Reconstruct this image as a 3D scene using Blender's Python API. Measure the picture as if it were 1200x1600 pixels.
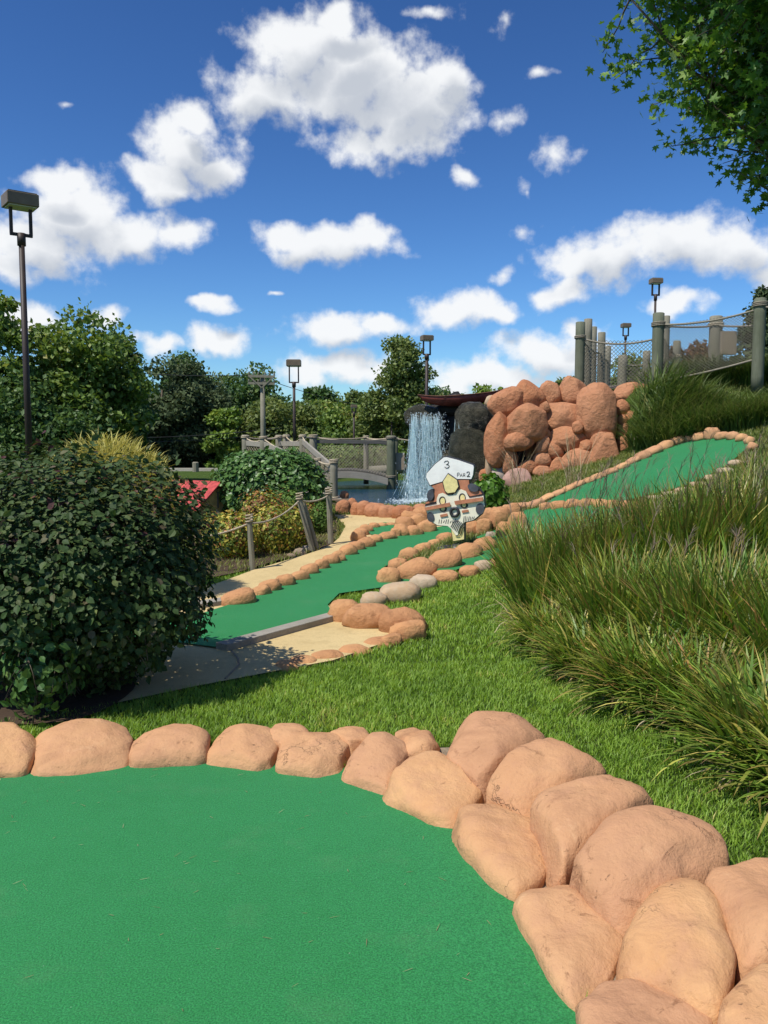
import bpy, bmesh, math, random
import numpy as np
from mathutils import Vector, noise as mnoise
from mathutils.geometry import delaunay_2d_cdt

random.seed(7)
RNG = np.random.default_rng(11)
for o in list(bpy.data.objects):
    bpy.data.objects.remove(o)
SC = bpy.context.scene
COL = SC.collection

# ------------------------------------------------------------------ camera
FPX, CXP, CYP = 1290.0, 600.0, 800.0          # focal length and centre in photograph pixels
PITCH = math.radians(4.88)
CAM = np.array([0.0, 0.0, 1.65])
cam = bpy.data.cameras.new('camera')
cam_o = bpy.data.objects.new('camera', cam)
COL.objects.link(cam_o)
cam.sensor_fit = 'VERTICAL'
cam.sensor_height = 36.0
cam.lens = FPX / 1600.0 * 36.0
cam.clip_start = 0.05
cam.clip_end = 3000.0
cam_o.location = CAM
cam_o.rotation_euler = (math.pi / 2 - PITCH, 0, 0)
SC.camera = cam_o

# ------------------------------------------------------------------ light
SUN_EL = math.radians(58)
SHX, SHY = 0.78, 0.626                          # where the shadows point on the ground
sun = bpy.data.lights.new('sun', 'SUN')
sun.energy = 5.0
sun.angle = math.radians(0.53)
sun.color = (1.0, 0.955, 0.88)
sun_o = bpy.data.objects.new('sun', sun)
COL.objects.link(sun_o)
sun_dir = Vector((SHX * math.cos(SUN_EL), SHY * math.cos(SUN_EL), -math.sin(SUN_EL)))
sun_o.rotation_euler = sun_dir.to_track_quat('-Z', 'Y').to_euler()
sun_o.location = (-20, -15, 40)

SC.view_settings.view_transform = 'Standard'
SC.view_settings.look = 'None'
SC.view_settings.exposure = 0.0
SC.view_settings.gamma = 1.0
SC.view_settings.use_curve_mapping = False
SC.render.engine = 'CYCLES'
SC.cycles.use_denoising = True
try:
    SC.cycles.denoiser = 'OPENIMAGEDENOISE'
    SC.cycles.denoising_input_passes = 'RGB_ALBEDO_NORMAL'
except Exception:
    pass
SC.cycles.max_bounces = 6
SC.cycles.diffuse_bounces = 3
SC.cycles.glossy_bounces = 3
SC.cycles.transmission_bounces = 4
SC.cycles.transparent_max_bounces = 12
SC.cycles.sample_clamp_indirect = 6.0


def ray(px, py):
    u = (px - CXP) / FPX
    v = (py - CYP) / FPX
    return np.array([u, math.cos(PITCH) - v * math.sin(PITCH), -math.sin(PITCH) - v * math.cos(PITCH)])


def P(px, py, Y):
    d = ray(px, py)
    return CAM + d * (Y / d[1])


def PZ(px, py, z):
    d = ray(px, py)
    return CAM + d * ((z - CAM[2]) / d[2])


def azel(px, py):
    d = ray(px, py)
    d = d / np.linalg.norm(d)
    return math.atan2(d[0], d[1]), math.asin(d[2])


# ------------------------------------------------------------------ world: sky and cumulus
world = bpy.data.worlds.new('World')
SC.world = world
world.use_nodes = True


class NT:
    """small helper to write node trees"""
    def __init__(s, tree):
        s.t = tree

    def n(s, typ, **kw):
        nd = s.t.nodes.new(typ)
        for k, v in kw.items():
            setattr(nd, k, v)
        return nd

    def put(s, sock, v):
        if isinstance(v, bpy.types.NodeSocket):
            s.t.links.new(v, sock)
        elif v is not None:
            sock.default_value = v

    def math(s, op, a, b=None, c=None, clamp=False):
        nd = s.n('ShaderNodeMath', operation=op, use_clamp=clamp)
        for i, v in enumerate((a, b, c)):
            if v is not None:
                s.put(nd.inputs[i], v)
        return nd.outputs[0]

    def vec(s, op, a, b=None, c=None, out=0):
        nd = s.n('ShaderNodeVectorMath', operation=op)
        for i, v in enumerate((a, b, c)):
            if v is not None:
                s.put(nd.inputs[i], v)
        return nd.outputs[out]

    def maprange(s, v, a, b, c=0.0, d=1.0, smooth=False):
        nd = s.n('ShaderNodeMapRange')
        if smooth:
            nd.interpolation_type = 'SMOOTHSTEP'
        s.put(nd.inputs[0], v)
        for i, x in zip((1, 2, 3, 4), (a, b, c, d)):
            s.put(nd.inputs[i], x)
        return nd.outputs[0]

    def noise(s, vec, scale, detail=4, rough=0.55, dist=0.0, color=False):
        nd = s.n('ShaderNodeTexNoise')
        if vec is not None:
            s.put(nd.inputs['Vector'], vec)
        nd.inputs['Scale'].default_value = scale
        nd.inputs['Detail'].default_value = detail
        nd.inputs['Roughness'].default_value = rough
        nd.inputs['Distortion'].default_value = dist
        return nd.outputs['Color' if color else 'Fac']

    def mix(s, f, a, b, blend='MIX'):
        nd = s.n('ShaderNodeMix', data_type='RGBA', blend_type=blend)
        s.put(nd.inputs[0], f)
        s.put(nd.inputs[6], a)
        s.put(nd.inputs[7], b)
        return nd.outputs[2]

    def ramp(s, fac, stops, interp='LINEAR'):
        nd = s.n('ShaderNodeValToRGB')
        cr = nd.color_ramp
        cr.interpolation = interp
        while len(cr.elements) < len(stops):
            cr.elements.new(0.5)
        for e, (p, c) in zip(cr.elements, stops):
            e.position = p
            e.color = (*c, 1) if len(c) == 3 else c
        s.put(nd.inputs[0], fac)
        return nd.outputs[0]


# cumulus seen in the photograph: centre, radii, strength
CLOUDS = [
    (470, 75, 105, 70, 1), (555, 130, 150, 82, 1), (645, 170, 105, 78, 1), (415, 145, 85, 60, 1), (520, 40, 70, 34, 1),
    (690, 125, 52, 50, 1), (600, 222, 110, 34, 1), (722, 270, 36, 20, .8), (545, 95, 90, 60, 1),
    (290, 228, 85, 62, 1), (335, 258, 55, 42, 1), (255, 278, 62, 36, 1), (300, 190, 48, 30, 1),
    (110, 335, 105, 66, 1), (55, 385, 90, 55, 1), (200, 362, 95, 42, 1), (275, 360, 48, 30, 1), (85, 288, 60, 26, 1), (10, 420, 60, 40, .9),
    (510, 385, 105, 36, 1), (455, 372, 58, 30, 1), (572, 380, 52, 32, 1),
    (525, 517, 95, 32, 1), (600, 507, 62, 24, 1), (715, 485, 78, 32, 1), (780, 492, 38, 20, 1), (345, 483, 32, 15, 1), (330, 536, 58, 26, 1),
    (425, 468, 26, 12, .6), (545, 578, 130, 28, .95), (240, 540, 42, 26, .8), (760, 592, 120, 34, .95), (850, 553, 105, 42, .95), (905, 520, 60, 26, .8),
    (945, 405, 105, 48, 1), (1060, 382, 112, 48, 1), (1155, 388, 95, 50, 1), (885, 455, 54, 32, .95), (1050, 478, 70, 26, .9), (1260, 400, 110, 60, 1),
    (180, 490, 60, 22, .7), (20, 500, 120, 40, .7),
    (800, 180, 46, 58, .44), (866, 245, 54, 56, .48), (822, 352, 38, 34, .46), (852, 110, 46, 22, .42), (672, 8, 60, 24, .62),
    (790, 30, 44, 42, .40), (826, 300, 28, 42, .38), (782, 425, 52, 26, .40), (98, 162, 36, 20, .34),
]
w = NT(world.node_tree)
world.node_tree.nodes.clear()
wout = w.n('ShaderNodeOutputWorld')
bg = w.n('ShaderNodeBackground')
sky = w.n('ShaderNodeTexSky')
sky.sky_type = 'NISHITA'
sky.sun_disc = False
sky.sun_elevation = SUN_EL
sky.sun_rotation = math.atan2(-SHX, -SHY)
sky.altitude = 200
sky.air_density = 1.0
sky.dust_density = 0.35
sky.ozone_density = 2.2
SKY_STRENGTH = 0.115
tc = w.n('ShaderNodeTexCoord')
dirv = tc.outputs['Generated']
sep = w.n('ShaderNodeSeparateXYZ')
w.put(sep.inputs[0], dirv)
az = w.math('ARCTAN2', sep.outputs[0], sep.outputs[1])
el = w.math('ARCSINE', sep.outputs[2])
comb = w.n('ShaderNodeCombineXYZ')
w.put(comb.inputs[0], az)
w.put(comb.inputs[1], el)
ang = comb.outputs[0]

gt = bpy.data.node_groups.new('cloud_field', 'ShaderNodeTree')
gt.interface.new_socket('Angles', in_out='INPUT', socket_type='NodeSocketVector')
gt.interface.new_socket('Field', in_out='OUTPUT', socket_type='NodeSocketFloat')
g = NT(gt)
gi = g.n('NodeGroupInput')
go = g.n('NodeGroupOutput')
aw = gi.outputs[0]
best = None
for (cx, cy, rx, ry, st) in CLOUDS:
    A, E = azel(cx, cy)
    A2, _ = azel(cx + rx, cy)
    _, E2 = azel(cx, cy - ry)
    ia, ie = 1 / (1.05 * (A2 - A)), 1 / (1.05 * (E2 - E))
    q = g.vec('MULTIPLY_ADD', aw, (ia, ie, 0), (-A * ia, -E * ie, 0))
    dd = g.vec('LENGTH', q, out=1)
    dd = g.math('SUBTRACT', st, dd)
    best = dd if best is None else g.math('MAXIMUM', best, dd)
# the rest of the sky carries the same fair weather cumulus
gs = g.n('ShaderNodeSeparateXYZ')
g.put(gs.inputs[0], aw)
other = g.maprange(g.noise(g.vec('MULTIPLY', aw, (2.2, 4.0, 0)), 1.5, 1, 0.5), 0.55, 0.70, -1.0, 0.8)
outside = g.math('MAXIMUM', g.maprange(g.math('ABSOLUTE', gs.outputs[0]), 0.50, 0.62), g.maprange(gs.outputs[1], 0.56, 0.68))
other = g.math('ADD', other, g.maprange(outside, 0, 1, -4.0, 0.0))
best = g.math('MAXIMUM', best, other)
g.put(go.inputs[0], g.math('MAXIMUM', best, -3.0))


def field(vec):
    nd = w.n('ShaderNodeGroup')
    nd.node_tree = gt
    w.put(nd.inputs[0], vec)
    return nd.outputs[0]


warp1 = w.vec('SUBTRACT', w.noise(ang, 10.0, 2, 0.6, color=True), (0.5, 0.5, 0.5))
warp2 = w.vec('SUBTRACT', w.noise(ang, 30.0, 2, 0.55, color=True), (0.5, 0.5, 0.5))
wang = w.vec('MULTIPLY_ADD', warp1, (0.075, 0.050, 0), ang)
wang = w.vec('MULTIPLY_ADD', warp2, (0.024, 0.020, 0), wang)
f0 = field(wang)
f1 = field(w.vec('ADD', wang, (-0.010, 0.026, 0)))
fine = w.noise(ang, 26.0, 6, 0.58)
fd = w.math('MULTIPLY_ADD', w.math('SUBTRACT', fine, 0.5), 1.7, f0)
dens = w.maprange(fd, -0.10, 0.58, 0.0, 0.97, smooth=True)
shade = w.maprange(w.math('MULTIPLY_ADD', w.math('SUBTRACT', fine, 0.5), -0.7, f1), 0.10, 0.85, 0.0, 0.85, smooth=True)
K = 1.0 / SKY_STRENGTH
ccol = w.mix(shade, (0.95 * K, 0.965 * K, 0.98 * K, 1), (0.50 * K, 0.545 * K, 0.62 * K, 1))
hs = w.n('ShaderNodeHueSaturation')
hs.inputs['Saturation'].default_value = 1.05
hs.inputs['Hue'].default_value = 0.5
hs.inputs['Value'].default_value = 1.0
w.put(hs.inputs['Color'], sky.outputs[0])
KS = 0.15
skyblue = w.mix(1.0, hs.outputs[0], (0.52 * KS, 0.83 * KS, 1.10 * KS, 1), 'MULTIPLY')
gam = w.n('ShaderNodeGamma')
gam.inputs[1].default_value = 1.42
w.put(gam.inputs[0], skyblue)
skyblue = w.mix(1.0, gam.outputs[0], (1.92 / KS, 1.33 / KS, 1.09 / KS, 1), 'MULTIPLY')
skyc = w.mix(dens, skyblue, ccol)
w.put(bg.inputs[0], skyc)
bg.inputs[1].default_value = SKY_STRENGTH
w.t.links.new(bg.outputs[0], wout.inputs[0])
world.cycles.sampling_method = 'MANUAL'
world.cycles.sample_map_resolution = 512

# ------------------------------------------------------------------ terrain height
def sstep(a, b, x):
    t = np.clip((x - a) / (b - a), 0, 1)
    return t * t * (3 - 2 * t)


POND_C, POND_R, WATER_Z = (0.15, 25.0), (2.75, 6.1), 0.20


def pond_d(x, y):
    return ((x - POND_C[0]) / POND_R[0]) ** 2 + ((y - POND_C[1]) / POND_R[1]) ** 2


def H(x, y):
    x = np.asarray(x, float)
    y = np.asarray(y, float)
    base = 0.02 * np.clip(y - 8, 0, 12)
    xs = 1.45 - 0.45 * sstep(4.0, 9.0, y)
    s = np.clip((x - xs) / 0.3, -40, 40)
    hill = 0.27 * 0.3 * np.log1p(np.exp(s))
    hill = np.minimum(hill, 3.0) * (1 - sstep(45, 90, y)) * sstep(-9, -3, y)
    h = base + hill
    y0 = 19.4 - 2.2 * sstep(4.6, 6.4, x)
    pm = sstep(2.6, 3.4, x) * sstep(y0, y0 + 1.5, y) * (1 - sstep(45, 90, y))
    h = h * (1 - pm) + np.maximum(h, 2.88) * pm
    pd = pond_d(x, y)
    h = h - 0.75 * sstep(1.12, 0.80, pd) * (1 - 0.0 * pm)
    far = sstep(30, 60, np.hypot(x, y))
    h = h + far * 0.25 * np.sin(x * 0.05 + 1.0) * np.cos(y * 0.04)
    return h


def G(px, py, dz=0.0):
    d = ray(px, py)
    lo, t = 0.5, 0.5
    while t < 300:
        p = CAM + d * t
        if p[2] <= float(H(p[0], p[1])) + dz:
            break
        lo = t
        t *= 1.02
    hi = t
    for _ in range(30):
        m = 0.5 * (lo + hi)
        p = CAM + d * m
        if p[2] <= float(H(p[0], p[1])) + dz:
            hi = m
        else:
            lo = m
    return CAM + d * hi


# ------------------------------------------------------------------ mesh helpers
def np_mesh(name, V, quads=None, tris=None, attr=None, smooth=False):
    V = np.asarray(V, np.float32).reshape(-1, 3)
    me = bpy.data.meshes.new(name)
    me.vertices.add(len(V))
    me.vertices.foreach_set('co', V.ravel())
    parts, starts, off = [], [], 0
    if quads is not None and len(quads):
        q = np.asarray(quads, np.int32).reshape(-1, 4)
        parts.append(q.ravel())
        starts.append(np.arange(len(q), dtype=np.int32) * 4)
        off = q.size
    if tris is not None and len(tris):
        t = np.asarray(tris, np.int32).reshape(-1, 3)
        parts.append(t.ravel())
        starts.append(np.arange(len(t), dtype=np.int32) * 3 + off)
    L = np.concatenate(parts)
    S = np.concatenate(starts)
    me.loops.add(len(L))
    me.loops.foreach_set('vertex_index', L)
    me.polygons.add(len(S))
    me.polygons.foreach_set('loop_start', S)
    me.update(calc_edges=True)
    if attr is not None:
        at = me.attributes.new('tint', 'FLOAT_VECTOR', 'POINT')
        at.data.foreach_set('vector', np.asarray(attr, np.float32).ravel())
    me.polygons.foreach_set('use_smooth', np.full(len(S), smooth, dtype=bool))
    return me


def link(name, me, mat=None, parent=None, loc=None):
    o = bpy.data.objects.new(name, me)
    COL.objects.link(o)
    if mat is not None and me is not None and not me.materials:
        me.materials.append(mat)
    if parent is not None:
        o.parent = parent
        if loc is None:
            o.location = (-parent.location[0], -parent.location[1], -parent.location[2]) if parent.parent is None else (0, 0, 0)
    if loc is not None:
        o.location = loc
    return o


def tag(o, label, cat=None, group=None, kind=None):
    o['label'] = label
    if cat:
        o['category'] = cat
    if group:
        o['group'] = group
    if kind:
        o['kind'] = kind
    return o


def thing(name, label, cat, loc=(0, 0, 0), group=None):
    o = bpy.data.objects.new(name, None)
    COL.objects.link(o)
    o.location = tuple(float(v) for v in loc)
    o.empty_display_size = 0.2
    return tag(o, label, cat, group)


class MB:
    """collects shapes into one mesh (world coordinates)"""
    def __init__(s):
        s.V, s.F, s.n = [], [], 0

    def add(s, V, F):
        s.V.extend([tuple(v) for v in V])
        s.F.extend([tuple(i + s.n for i in f) for f in F])
        s.n += len(V)

    def box(s, c, d, rot=None):
        c = Vector(c)
        V = []
        for sx in (-1, 1):
            for sy in (-1, 1):
                for sz in (-1, 1):
                    v = Vector((sx * d[0] / 2, sy * d[1] / 2, sz * d[2] / 2))
                    if rot is not None:
                        v = rot @ v
                    V.append(c + v)
        s.add(V, [(0, 1, 3, 2), (4, 6, 7, 5), (0, 4, 5, 1), (2, 3, 7, 6), (0, 2, 6, 4), (1, 5, 7, 3)])

    def beam(s, a, b, w_, h_, up=(0, 0, 1)):
        a, b = Vector(a), Vector(b)
        d = (b - a)
        L = d.length
        d.normalize()
        x = d.cross(Vector(up))
        if x.length < 1e-4:
            x = Vector((1, 0, 0))
        x.normalize()
        u = x.cross(d)
        V = []
        for t in (a, b):
            for sx, su in ((-1, -1), (1, -1), (1, 1), (-1, 1)):
                V.append(t + x * (sx * w_ / 2) + u * (su * h_ / 2))
        s.add(V, [(0, 1, 2, 3), (7, 6, 5, 4), (0, 4, 5, 1), (1, 5, 6, 2), (2, 6, 7, 3), (3, 7, 4, 0)])

    def tube(s, pts, r, sides=6, cap=True):
        pts = [Vector(p) for p in pts]
        rs = r if hasattr(r, '__len__') else [r] * len(pts)
        V, F = [], []
        ref = None
        for i, p in enumerate(pts):
            d = (pts[min(i + 1, len(pts) - 1)] - pts[max(i - 1, 0)])
            if d.length < 1e-9:
                d = Vector((0, 0, 1))
            d.normalize()
            if ref is None:
                ref = Vector((0, 0, 1)) if abs(d.z) < 0.9 else Vector((1, 0, 0))
            x = (ref - d * ref.dot(d))
            if x.length < 1e-5:
                x = d.orthogonal()
            x.normalize()
            ref = x
            y = d.cross(x)
            for k in range(sides):
                a = 2 * math.pi * k / sides
                V.append(p + (x * math.cos(a) + y * math.sin(a)) * rs[i])
        for i in range(len(pts) - 1):
            for k in range(sides):
                k2 = (k + 1) % sides
                F.append((i * sides + k, i * sides + k2, (i + 1) * sides + k2, (i + 1) * sides + k))
        if cap:
            F.append(tuple(reversed(range(sides))))
            F.append(tuple((len(pts) - 1) * sides + k for k in range(sides)))
        s.add(V, F)

    def mesh(s, name, smooth=False):
        me = bpy.data.meshes.new(name)
        me.from_pydata(s.V, [], s.F)
        me.update()
        if smooth:
            me.polygons.foreach_set('use_smooth', np.full(len(me.polygons), True))
        return me

    def build(s, name, mat, parent=None, smooth=False, bevel=0.0):
        o = link(name, s.mesh(name, smooth), mat, parent)
        if bevel:
            m = o.modifiers.new('bevel', 'BEVEL')
            m.width = bevel
            m.segments = 2
            m.limit_method = 'ANGLE'
        return o


def sag(a, b, drop, n=12):
    a, b = np.asarray(a, float), np.asarray(b, float)
    out = []
    for i in range(n + 1):
        t = i / n
        p = a * (1 - t) + b * t
        p = p.copy()
        p[2] -= drop * 4 * t * (1 - t)
        out.append(p)
    return out


# ------------------------------------------------------------------ materials
MATS = {}


def mat_new(name):
    m = bpy.data.materials.new(name)
    m.use_nodes = True
    m.node_tree.nodes.clear()
    t = NT(m.node_tree)
    out = t.n('ShaderNodeOutputMaterial')
    b = t.n('ShaderNodeBsdfPrincipled')
    t.t.links.new(b.outputs[0], out.inputs[0])
    MATS[name] = m
    return m, t, b, out


def bump(t, b, h, strength, dist):
    nd = t.n('ShaderNodeBump')
    nd.inputs['Strength'].default_value = strength
    nd.inputs['Distance'].default_value = dist
    t.put(nd.inputs['Height'], h)
    t.t.links.new(nd.outputs[0], b.inputs['Normal'])
    return nd


def objcoord(t, generated=False):
    c = t.n('ShaderNodeTexCoord')
    return c.outputs['Object']


def mat_rock(name, c1, c2, c3, scale=1.0, bmp=0.5, rough=0.9, dark=(0.1, 0.06, 0.035), spots=0.5, dist=0.02, world=True):
    m, t, b, out = mat_new(name)
    geo = t.n('ShaderNodeNewGeometry')
    co = geo.outputs['Position']
    oi = t.n('ShaderNodeObjectInfo')
    sh = t.vec('MULTIPLY_ADD', oi.outputs['Random'], (13, 7, 5), co)
    n1 = t.noise(sh, 2.2 * scale, 5, 0.6)
    n2 = t.noise(sh, 9 * scale, 6, 0.65)
    n3 = t.noise(sh, 60 * scale, 4, 0.6)
    col = t.mix(t.maprange(n1, 0.35, 0.65), (*c1, 1), (*c2, 1))
    col = t.mix(t.maprange(n2, 0.45, 0.75, 0, 0.7), col, (*c3, 1))
    col = t.mix(t.maprange(oi.outputs['Random'], 0, 1, 0, 0.75), col, (*c3, 1))
    stain = t.maprange(t.noise(sh, 1.4 * scale, 6, 0.7, 0.8), 0.53, 0.70, 0, 0.55)
    col = t.mix(stain, col, (c3[0] * .62, c3[1] * .58, c3[2] * .55, 1))
    pale = t.maprange(t.noise(sh, 5.0 * scale, 5, 0.7, 0.5), 0.62, 0.72, 0, 0.35)
    col = t.mix(pale, col, (c1[0] * 1.08, c1[1] * 1.18, c1[2] * 1.35, 1))
    pits = t.maprange(t.noise(sh, 34 * scale, 4, 0.6, 0.6), 0.27, 0.36, 1, 0)
    mask = t.maprange(t.noise(sh, 3.1 * scale, 3, 0.5), 0.55, 0.68, 0, spots)
    pits = t.math('MULTIPLY', pits, mask)
    # sparse cracks and crumbling crust
    vo = t.n('ShaderNodeTexVoronoi', feature='DISTANCE_TO_EDGE')
    dv = t.vec('MULTIPLY_ADD', t.noise(sh, 7 * scale, 4, 0.6, color=True), (0.28, 0.28, 0.28), sh)
    t.put(vo.inputs['Vector'], dv)
    vo.inputs['Scale'].default_value = 3.2 * scale
    crack = t.maprange(vo.outputs['Distance'], 0.002, 0.014, 0.6, 0)
    crack = t.math('MULTIPLY', crack, t.maprange(t.noise(sh, 2.3 * scale, 3, 0.5), 0.57, 0.66, 0, spots))
    crust = t.maprange(t.noise(sh, 4.2 * scale, 6, 0.72, 1.2), 0.60, 0.66, 0, 1)
    crust = t.math('MULTIPLY', crust, t.maprange(t.noise(sh, 40 * scale, 3, 0.6), 0.35, 0.65, 0.15, 0.75))
    col = t.mix(t.math('MULTIPLY', crust, spots), col, (c3[0] * .55, c3[1] * .48, c3[2] * .42, 1))
    pits = t.math('MAXIMUM', pits, crack)
    col = t.mix(pits, col, (*dark, 1))
    t.put(b.inputs['Base Color'], col)
    b.inputs['Roughness'].default_value = rough
    b.inputs['Specular IOR Level'].default_value = 0.25
    hgt = t.math('ADD', t.math('MULTIPLY', n2, 1.0), t.math('MULTIPLY', n3, 0.22))
    hgt = t.math('SUBTRACT', hgt, t.math('MULTIPLY', pits, 0.8))
    hgt = t.math('SUBTRACT', hgt, t.math('MULTIPLY', crust, 0.35))
    bump(t, b, hgt, bmp, dist)
    return m


M_STONE = mat_rock('terracotta_stone', (0.615, 0.355, 0.165), (0.535, 0.280, 0.125), (0.47, 0.245, 0.135), 1.1, 0.55, spots=0.95, dist=0.03)
M_STONE2 = mat_rock('terracotta_stone_small', (0.62, 0.34, 0.15), (0.55, 0.275, 0.12), (0.45, 0.215, 0.10), 1.6, 0.7, spots=0.6, dist=0.04)
M_BOULDER = mat_rock('red_boulder', (0.50, 0.215, 0.100), (0.40, 0.150, 0.066), (0.50, 0.245, 0.13), 0.9, 0.9, dist=0.07, spots=0.7)
M_PINK = mat_rock('pink_granite', (0.42, 0.26, 0.20), (0.36, 0.20, 0.15), (0.46, 0.31, 0.25), 2.0, 0.3, dist=0.02)
M_GREYROCK = mat_rock('grey_field_stone', (0.38, 0.33, 0.27), (0.45, 0.34, 0.24), (0.3, 0.25, 0.2), 2.0, 0.4, dist=0.02)
M_PALE = mat_rock('lime_stained_stone', (0.50, 0.36, 0.22), (0.46, 0.30, 0.17), (0.5, 0.41, 0.3), 2.0, 0.5, dist=0.02)
M_WET = mat_rock('wet_dark_rock', (0.060, 0.055, 0.040), (0.21, 0.185, 0.125), (0.025, 0.030, 0.018), 3.0, 1.0, rough=0.16, dark=(0.006, 0.006, 0.005), dist=0.10)
M_MORTAR = mat_rock('mortar', (0.30, 0.22, 0.14), (0.22, 0.15, 0.09), (0.34, 0.29, 0.22), 4, 0.8, dist=0.02)
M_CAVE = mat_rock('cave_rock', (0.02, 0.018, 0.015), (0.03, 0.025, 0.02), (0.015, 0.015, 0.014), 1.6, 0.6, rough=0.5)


def mat_turf():
    m, t, b, out = mat_new('green_putting_carpet')
    co = t.n('ShaderNodeNewGeometry').outputs['Position']
    n1 = t.noise(co, 1.1, 4, 0.6)
    n2 = t.noise(co, 14, 4, 0.65)
    n3 = t.noise(co, 170, 2, 0.6)
    n4 = t.noise(co, 80, 3, 0.7)
    n0 = t.noise(co, 0.45, 3, 0.6)
    col = t.mix(t.maprange(n1, 0.3, 0.7), (0.018, 0.195, 0.036, 1), (0.026, 0.240, 0.052, 1))
    col = t.mix(t.maprange(n0, 0.42, 0.68, 0, 0.5), col, (0.034, 0.265, 0.070, 1))
    col = t.mix(t.maprange(n2, 0.4, 0.75, 0, 0.5), col, (0.036, 0.26, 0.072, 1))
    col = t.mix(t.maprange(n3, 0.35, 0.66), t.mix(0.6, col, (0.004, 0.055, 0.014, 1)), t.mix(0.22, col, (0.06, 0.36, 0.12, 1)))
    col = t.mix(t.maprange(n4, 0.5, 0.72, 0, 0.35), col, (0.009, 0.11, 0.026, 1))
    grit = t.maprange(t.noise(co, 3.0, 4, 0.65), 0.56, 0.74, 0, 0.22)
    col = t.mix(grit, col, (0.10, 0.22, 0.09, 1))
    lint = t.maprange(t.noise(co, 95, 2, 0.4), 0.76, 0.79, 0, 0.55)
    col = t.mix(lint, col, (0.25, 0.40, 0.24, 1))
    t.put(b.inputs['Base Color'], col)
    b.inputs['Roughness'].default_value = 0.85
    b.inputs['Specular IOR Level'].default_value = 0.15
    b.inputs['Sheen Weight'].default_value = 0.25
    b.inputs['Sheen Roughness'].default_value = 0.5
    b.inputs['Sheen Tint'].default_value = (0.4, 1.0, 0.65, 1)
    h = t.math('ADD', t.math('MULTIPLY', n3, 0.6), n4)
    bump(t, b, h, 0.7, 0.006)
    return m


M_TURF = mat_turf()


def mat_ground():
    m, t, b, out = mat_new('lawn_soil')
    co = t.n('ShaderNodeNewGeometry').outputs['Position']
    n1 = t.noise(co, 0.8, 4, 0.6)
    n2 = t.noise(co, 6, 5, 0.65)
    n3 = t.noise(co, 60, 4, 0.7)
    col = t.mix(t.maprange(n1, 0.35, 0.65), (0.085, 0.150, 0.028, 1), (0.12, 0.18, 0.036, 1))
    col = t.mix(t.maprange(n2, 0.5, 0.72, 0, 0.6), col, (0.12, 0.125, 0.04, 1))
    col = t.mix(t.maprange(n3, 0.35, 0.62, 0.75, 0), col, (0.022, 0.045, 0.008, 1))
    t.put(b.inputs['Base Color'], col)
    b.inputs['Roughness'].default_value = 1.0
    b.inputs['Specular IOR Level'].default_value = 0.1
    bump(t, b, t.math('ADD', n3, n2), 1.0, 0.05)
    return m


M_GROUND = mat_ground()


def mat_concrete(name, c1, c2, grain=150):
    m, t, b, out = mat_new(name)
    co = t.n('ShaderNodeNewGeometry').outputs['Position']
    n1 = t.noise(co, 1.3, 5, 0.6)
    n2 = t.noise(co, grain, 3, 0.7)
    n3 = t.noise(co, 12, 5, 0.6)
    col = t.mix(t.maprange(n1, 0.3, 0.7), (*c1, 1), (*c2, 1))
    dk = (c2[0] * 0.55, c2[1] * 0.52, c2[2] * 0.5, 1)
    col = t.mix(t.maprange(n2, 0.52, 0.7, 0, 0.7), col, dk)
    col = t.mix(t.maprange(n3, 0.52, 0.75, 0, 0.35), col, dk)
    stain = t.maprange(t.noise(co, 2.6, 6, 0.7, 0.7), 0.52, 0.72, 0, 0.4)
    col = t.mix(stain, col, (c2[0] * .7, c2[1] * .66, c2[2] * .6, 1))
    t.put(b.inputs['Base Color'], col)
    b.inputs['Roughness'].default_value = 0.9
    b.inputs['Specular IOR Level'].default_value = 0.2
    bump(t, b, t.math('ADD', n2, n3), 0.5, 0.006)
    return m


M_PATH = mat_concrete('aggregate_path', (0.63, 0.48, 0.235), (0.55, 0.42, 0.20))
M_ASPHALT = mat_concrete('asphalt', (0.075, 0.075, 0.078), (0.06, 0.06, 0.062), 60)
M_CURB = mat_concrete('curb_concrete', (0.5, 0.46, 0.38), (0.45, 0.41, 0.33), 60)


def mat_wood(name, c1, c2, scale=1.0, axis=2, rough=0.85):
    m, t, b, out = mat_new(name)
    co = t.n('ShaderNodeTexCoord').outputs['Object']
    sc = [38 * scale, 38 * scale, 38 * scale]
    sc[axis] = 2.2 * scale
    v = t.vec('MULTIPLY', co, tuple(sc))
    n1 = t.noise(v, 1.0, 5, 0.65)
    n2 = t.noise(co, 3.0, 4, 0.6)
    col = t.mix(t.maprange(n1, 0.3, 0.7), (*c1, 1), (*c2, 1))
    col = t.mix(t.maprange(n1, 0.25, 0.40, 0.8, 0), col, (c2[0] * .3, c2[1] * .28, c2[2] * .25, 1))
    col = t.mix(t.maprange(n2, 0.45, 0.7, 0, 0.5), col, (c2[0] * .75, c2[1] * .8, c2[2] * .7, 1))
    t.put(b.inputs['Base Color'], col)
    b.inputs['Roughness'].default_value = rough
    b.inputs['Specular IOR Level'].default_value = 0.2
    bump(t, b, n1, 0.6, 0.012)
    return m


M_POST = mat_wood('weathered_post', (0.29, 0.265, 0.20), (0.20, 0.185, 0.135))
M_POSTG = mat_wood('greenish_post', (0.17, 0.18, 0.125), (0.115, 0.125, 0.082))
M_PLANK = mat_wood('grey_plank', (0.36, 0.33, 0.275), (0.27, 0.245, 0.20), axis=0)
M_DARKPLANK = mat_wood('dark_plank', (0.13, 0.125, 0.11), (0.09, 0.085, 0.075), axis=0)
M_STEP = mat_wood('brown_step', (0.20, 0.15, 0.10), (0.14, 0.10, 0.065), axis=0)
M_FENCE = mat_wood('dark_fence_rail', (0.06, 0.05, 0.045), (0.04, 0.034, 0.03), axis=0)


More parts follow.
